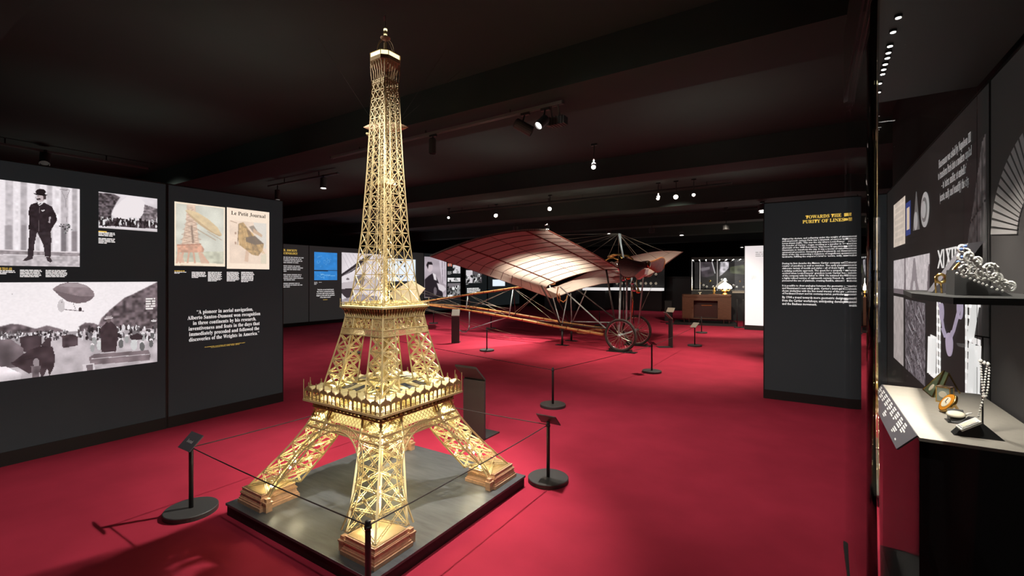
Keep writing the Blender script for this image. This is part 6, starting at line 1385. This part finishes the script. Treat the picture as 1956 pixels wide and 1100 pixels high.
b = MB(); b.box((x0, 0.0, 0), (x1, 0.9, 1.10)); b.build('base_cabinet', M['black'], t)
b = MB(); b.box((x0 + 0.02, 0.02, 1.10), (x1 - 0.02, 0.88, 1.115)); b.build('deck', M['deckgrey'], t)
b = MB(); b.box((x0, 0, 2.27), (x1, 0.9, 2.36)); b.build('top_cap', M['black'], t)
for (xa, ya, xb, yb) in ((x0, 0.0, x1, 0.012), (x0, 0.888, x1, 0.90), (x0, 0.012, x0 + 0.012, 0.888)): b = MB(); b.box((xa, ya, 1.10), (xb, yb, 2.27)); b.build('glass_pane', M['glass'], t)
for x in (x0 + 0.02, x0 + 0.3, x0 + 0.9): b = MB(); b.bar((x, 0.006, 1.10), (x, 0.006, 2.27), 0.02); b.build('glass_edge', M['chrome'], t)
for i in range(11):
    x = x0 + 0.05 + i * (x1 - x0 - 0.2) / 10
    for yy, zz in ((0.06, 2.262), (0.70, 2.262)):
        b = MB(); b.lathe([(0.016, zz - 0.012), (0.02, zz)], 8, Matrix.Translation((x, yy, 0))); b.build('led_lamp', M['lamp_soft'], t)
mC = Matrix.Translation(cp) @ Rz
def cC(px, py):
    p = at_d(px, py, (cp - EYE).dot(FW) + 0.85); q_ = mC.inverted() @ p; return (q_.x, q_.z)
pr = Print(x0 + 0.1, x1 - 0.02, 1.16, 2.2, 0.014, cC, (26, 24, 26)).grain(0.3, 8)
pr.poly([(1337, 500), (1362, 500), (1364, 526), (1350, 530), (1338, 528)], (66, 58, 64), 1, 0.3, 10); pr.poly([(1376, 500), (1392, 500), (1392, 512), (1380, 524), (1374, 528)], (190, 184, 190), 1, 0.3, 14)
pr.line((1360, 500), (1366, 522), 1.6, (230, 226, 228)); pr.poly([(1394, 510), (1424, 505), (1424, 525), (1394, 522)], (74, 78, 58), 1, 0.4, 10); pr.poly([(1337, 512), (1356, 509), (1356, 514), (1340, 518)], (120, 112, 118)); pr.blur(1)
pr.build('back_print', lambda A, Z: (A, np.full_like(A, 0.86), Z), M['print'], t, 'dim photograph of an arched iron building')
spot('spot_lit_showcase', mC @ Vector((0.0, 0.4, 2.25)), mC @ Vector((0, 0.4, 1.1)), 45, 120, (1, 0.95, 0.85), 0.6, 0.05)
ORD = 'first second third fourth fifth sixth seventh eighth ninth tenth eleventh twelfth thirteenth fourteenth fifteenth sixteenth seventeenth eighteenth'.split()
r = random.Random(9)
for i in range(18):
    x = x0 + 0.25 + (x1 - x0 - 0.45) * (i + 0.5) / 18; y = 0.18 + 0.5 * r.random(); h = r.choice((0.08, 0.14, 0.22, 0.3))
    o = thing('jewel_stand', '%s %s jewel stand from the left in the lit showcase behind the desk' % (ORD[i], {0.08: 'low', 0.14: 'short', 0.22: 'tall', 0.3: 'tallest'}[h]), 'jewel', mC @ Vector((x, y, 1.115)), DY, 'jewels in the lit showcase')
    b = MB(); b.lathe([(0.03, 0), (0.012, 0.01), (0.012, h), (0.002, h + 0.005)], 8); b.build('stem', M['graphite'], o)
    b = MB(); b.lathe([(0.008, h - .01), (0.045, h + 0.03), (0.05, h + .045), (0.01, h + 0.085)], 10); b.build('jewel', M['silver' if i % 3 else 'gold'], o)
t = thing('white_label_board', 'small white text board at the front of the lit showcase', 'label', mC @ Vector((0.22, -0.03, 1.02)), DY)
b = MB(); b.box((0, 0, 0), (0.48, 0.02, 0.075)); b.build('board', M['ivory'], t)
# dark cabinets and counters along the far side
def counter(px0, px1, py_top, y, label, rows, glow=True):
    pa, pb = at_y(px0, py_top, y), at_y(px1, py_top, y); t = thing('wall_showcase', label, 'showcase', ((pa.x + pb.x) / 2, y, 0)); hw = (pb.x - pa.x) / 2
    b = MB(); b.box((-hw, 0, 0.1), (hw, 0.7, pa.z - 0.03)); b.build('base_cabinet', M['black_satin'], t); b = MB(); b.box((-hw + 0.05, 0.05, 0), (hw - 0.05, 0.65, 0.1)); b.build('kick_plate', M['black'], t)
    b = MB(); b.box((-hw + 0.02, -0.01, pa.z - 0.03), (hw - 0.02, 0.5, pa.z + 0.10)); b.build('lit_tray', mat('tray_glow', (0.6, 0.6, 0.6), 0.5, emit=(1, 0.97, 0.95), estr=0.75), t)
    b = MB(); b.box((-hw, 0.5, pa.z), (hw, 0.6, 3.0)); bk = b.build('back_board', M['plinthblack'], t)
    for ri, (dy, n_) in enumerate(rows):
        for i in range(n_):
            z = pa.z + dy; x = -hw * 0.75 + 1.5 * hw * i / max(1, n_ - 1)
            o = thing('watch', '%s bright dial from the left, %s row of the far lit watch case' % (ORD[i], ('lower', 'upper')[ri]), 'watch', ((pa.x + pb.x) / 2 + x, y + 0.2, z), 0, 'watches in the far lit case')
            b = MB(); b.lathe([(0.06, 0), (0.065, 0.015), (0.04, 0.03)], 12, Matrix.Rotation(PI / 2, 4, 'X')); b.build('dial', M['ivory'], o); b = MB(); b.box((-0.03, 0.0, -0.16), (0.03, 0.02, 0.10)); b.build('strap', M['graphite'], o)
    return t, pa.z
counter(1112, 1156, 553, 21.0, 'low far counter with a glowing top left of the struts', [])
t, z_ = counter(1164, 1264, 553, 22.0, 'far wall case with two rows of tiny bright watches', [(0.32, 9), (0.75, 9)])
spot('spot_far_case', (-6.2, 21.8, 3.1), (-6.2, 22.2, 1.2), 60, 120, (1, 0.95, 0.88), 0.7, 0.05)
for (pa, pb, yy, h, lb) in ((1040, 1100, 20.2, 1.15, 'dark far counter block left of the glowing counter'), (1272, 1320, 23.0, 1.6, 'dark far cabinet left of the lit jewel showcase')):
    a, c = at_y(pa, 560, yy), at_y(pb, 560, yy); t = thing('far_cabinet', lb, 'cabinet', ((a.x + c.x) / 2, yy, 0)); hw = (c.x - a.x) / 2
    b = MB(); b.box((-hw, 0, 0.08), (hw, 0.7, h)); b.build('body', M['black_satin'], t); b = MB(); b.box((-hw - .03, -0.03, h), (hw + .03, 0.73, h + 0.04)); b.build('top', M['black'], t); b = MB(); b.box((-hw + .05, 0.05, 0), (hw - .05, 0.65, 0.08)); b.build('kick_plate', M['black'], t)
a = at_z(1292, 614); t = thing('side_block', 'plain black block standing left of the wooden desk', 'plinth', a, DY); b = MB(); b.box((-0.40, 0, 0), (-0.16, 0.5, 0.72)); b.build('body', M['plinthblack'], t); b = MB(); b.box((-0.41, -0.01, 0.72), (-0.15, 0.51, 0.74)); b.build('lid', M['black_satin'], t)
for (px, lb) in ((1408, 'slim black post right of the wooden desk'), (1420, 'second slim black post beside the white lightbox')):
    p = at_z(px, 626); barrier_post(p.x, p.y, lb, 0.9, None, 0.09)
bpy.context.view_layer.update()
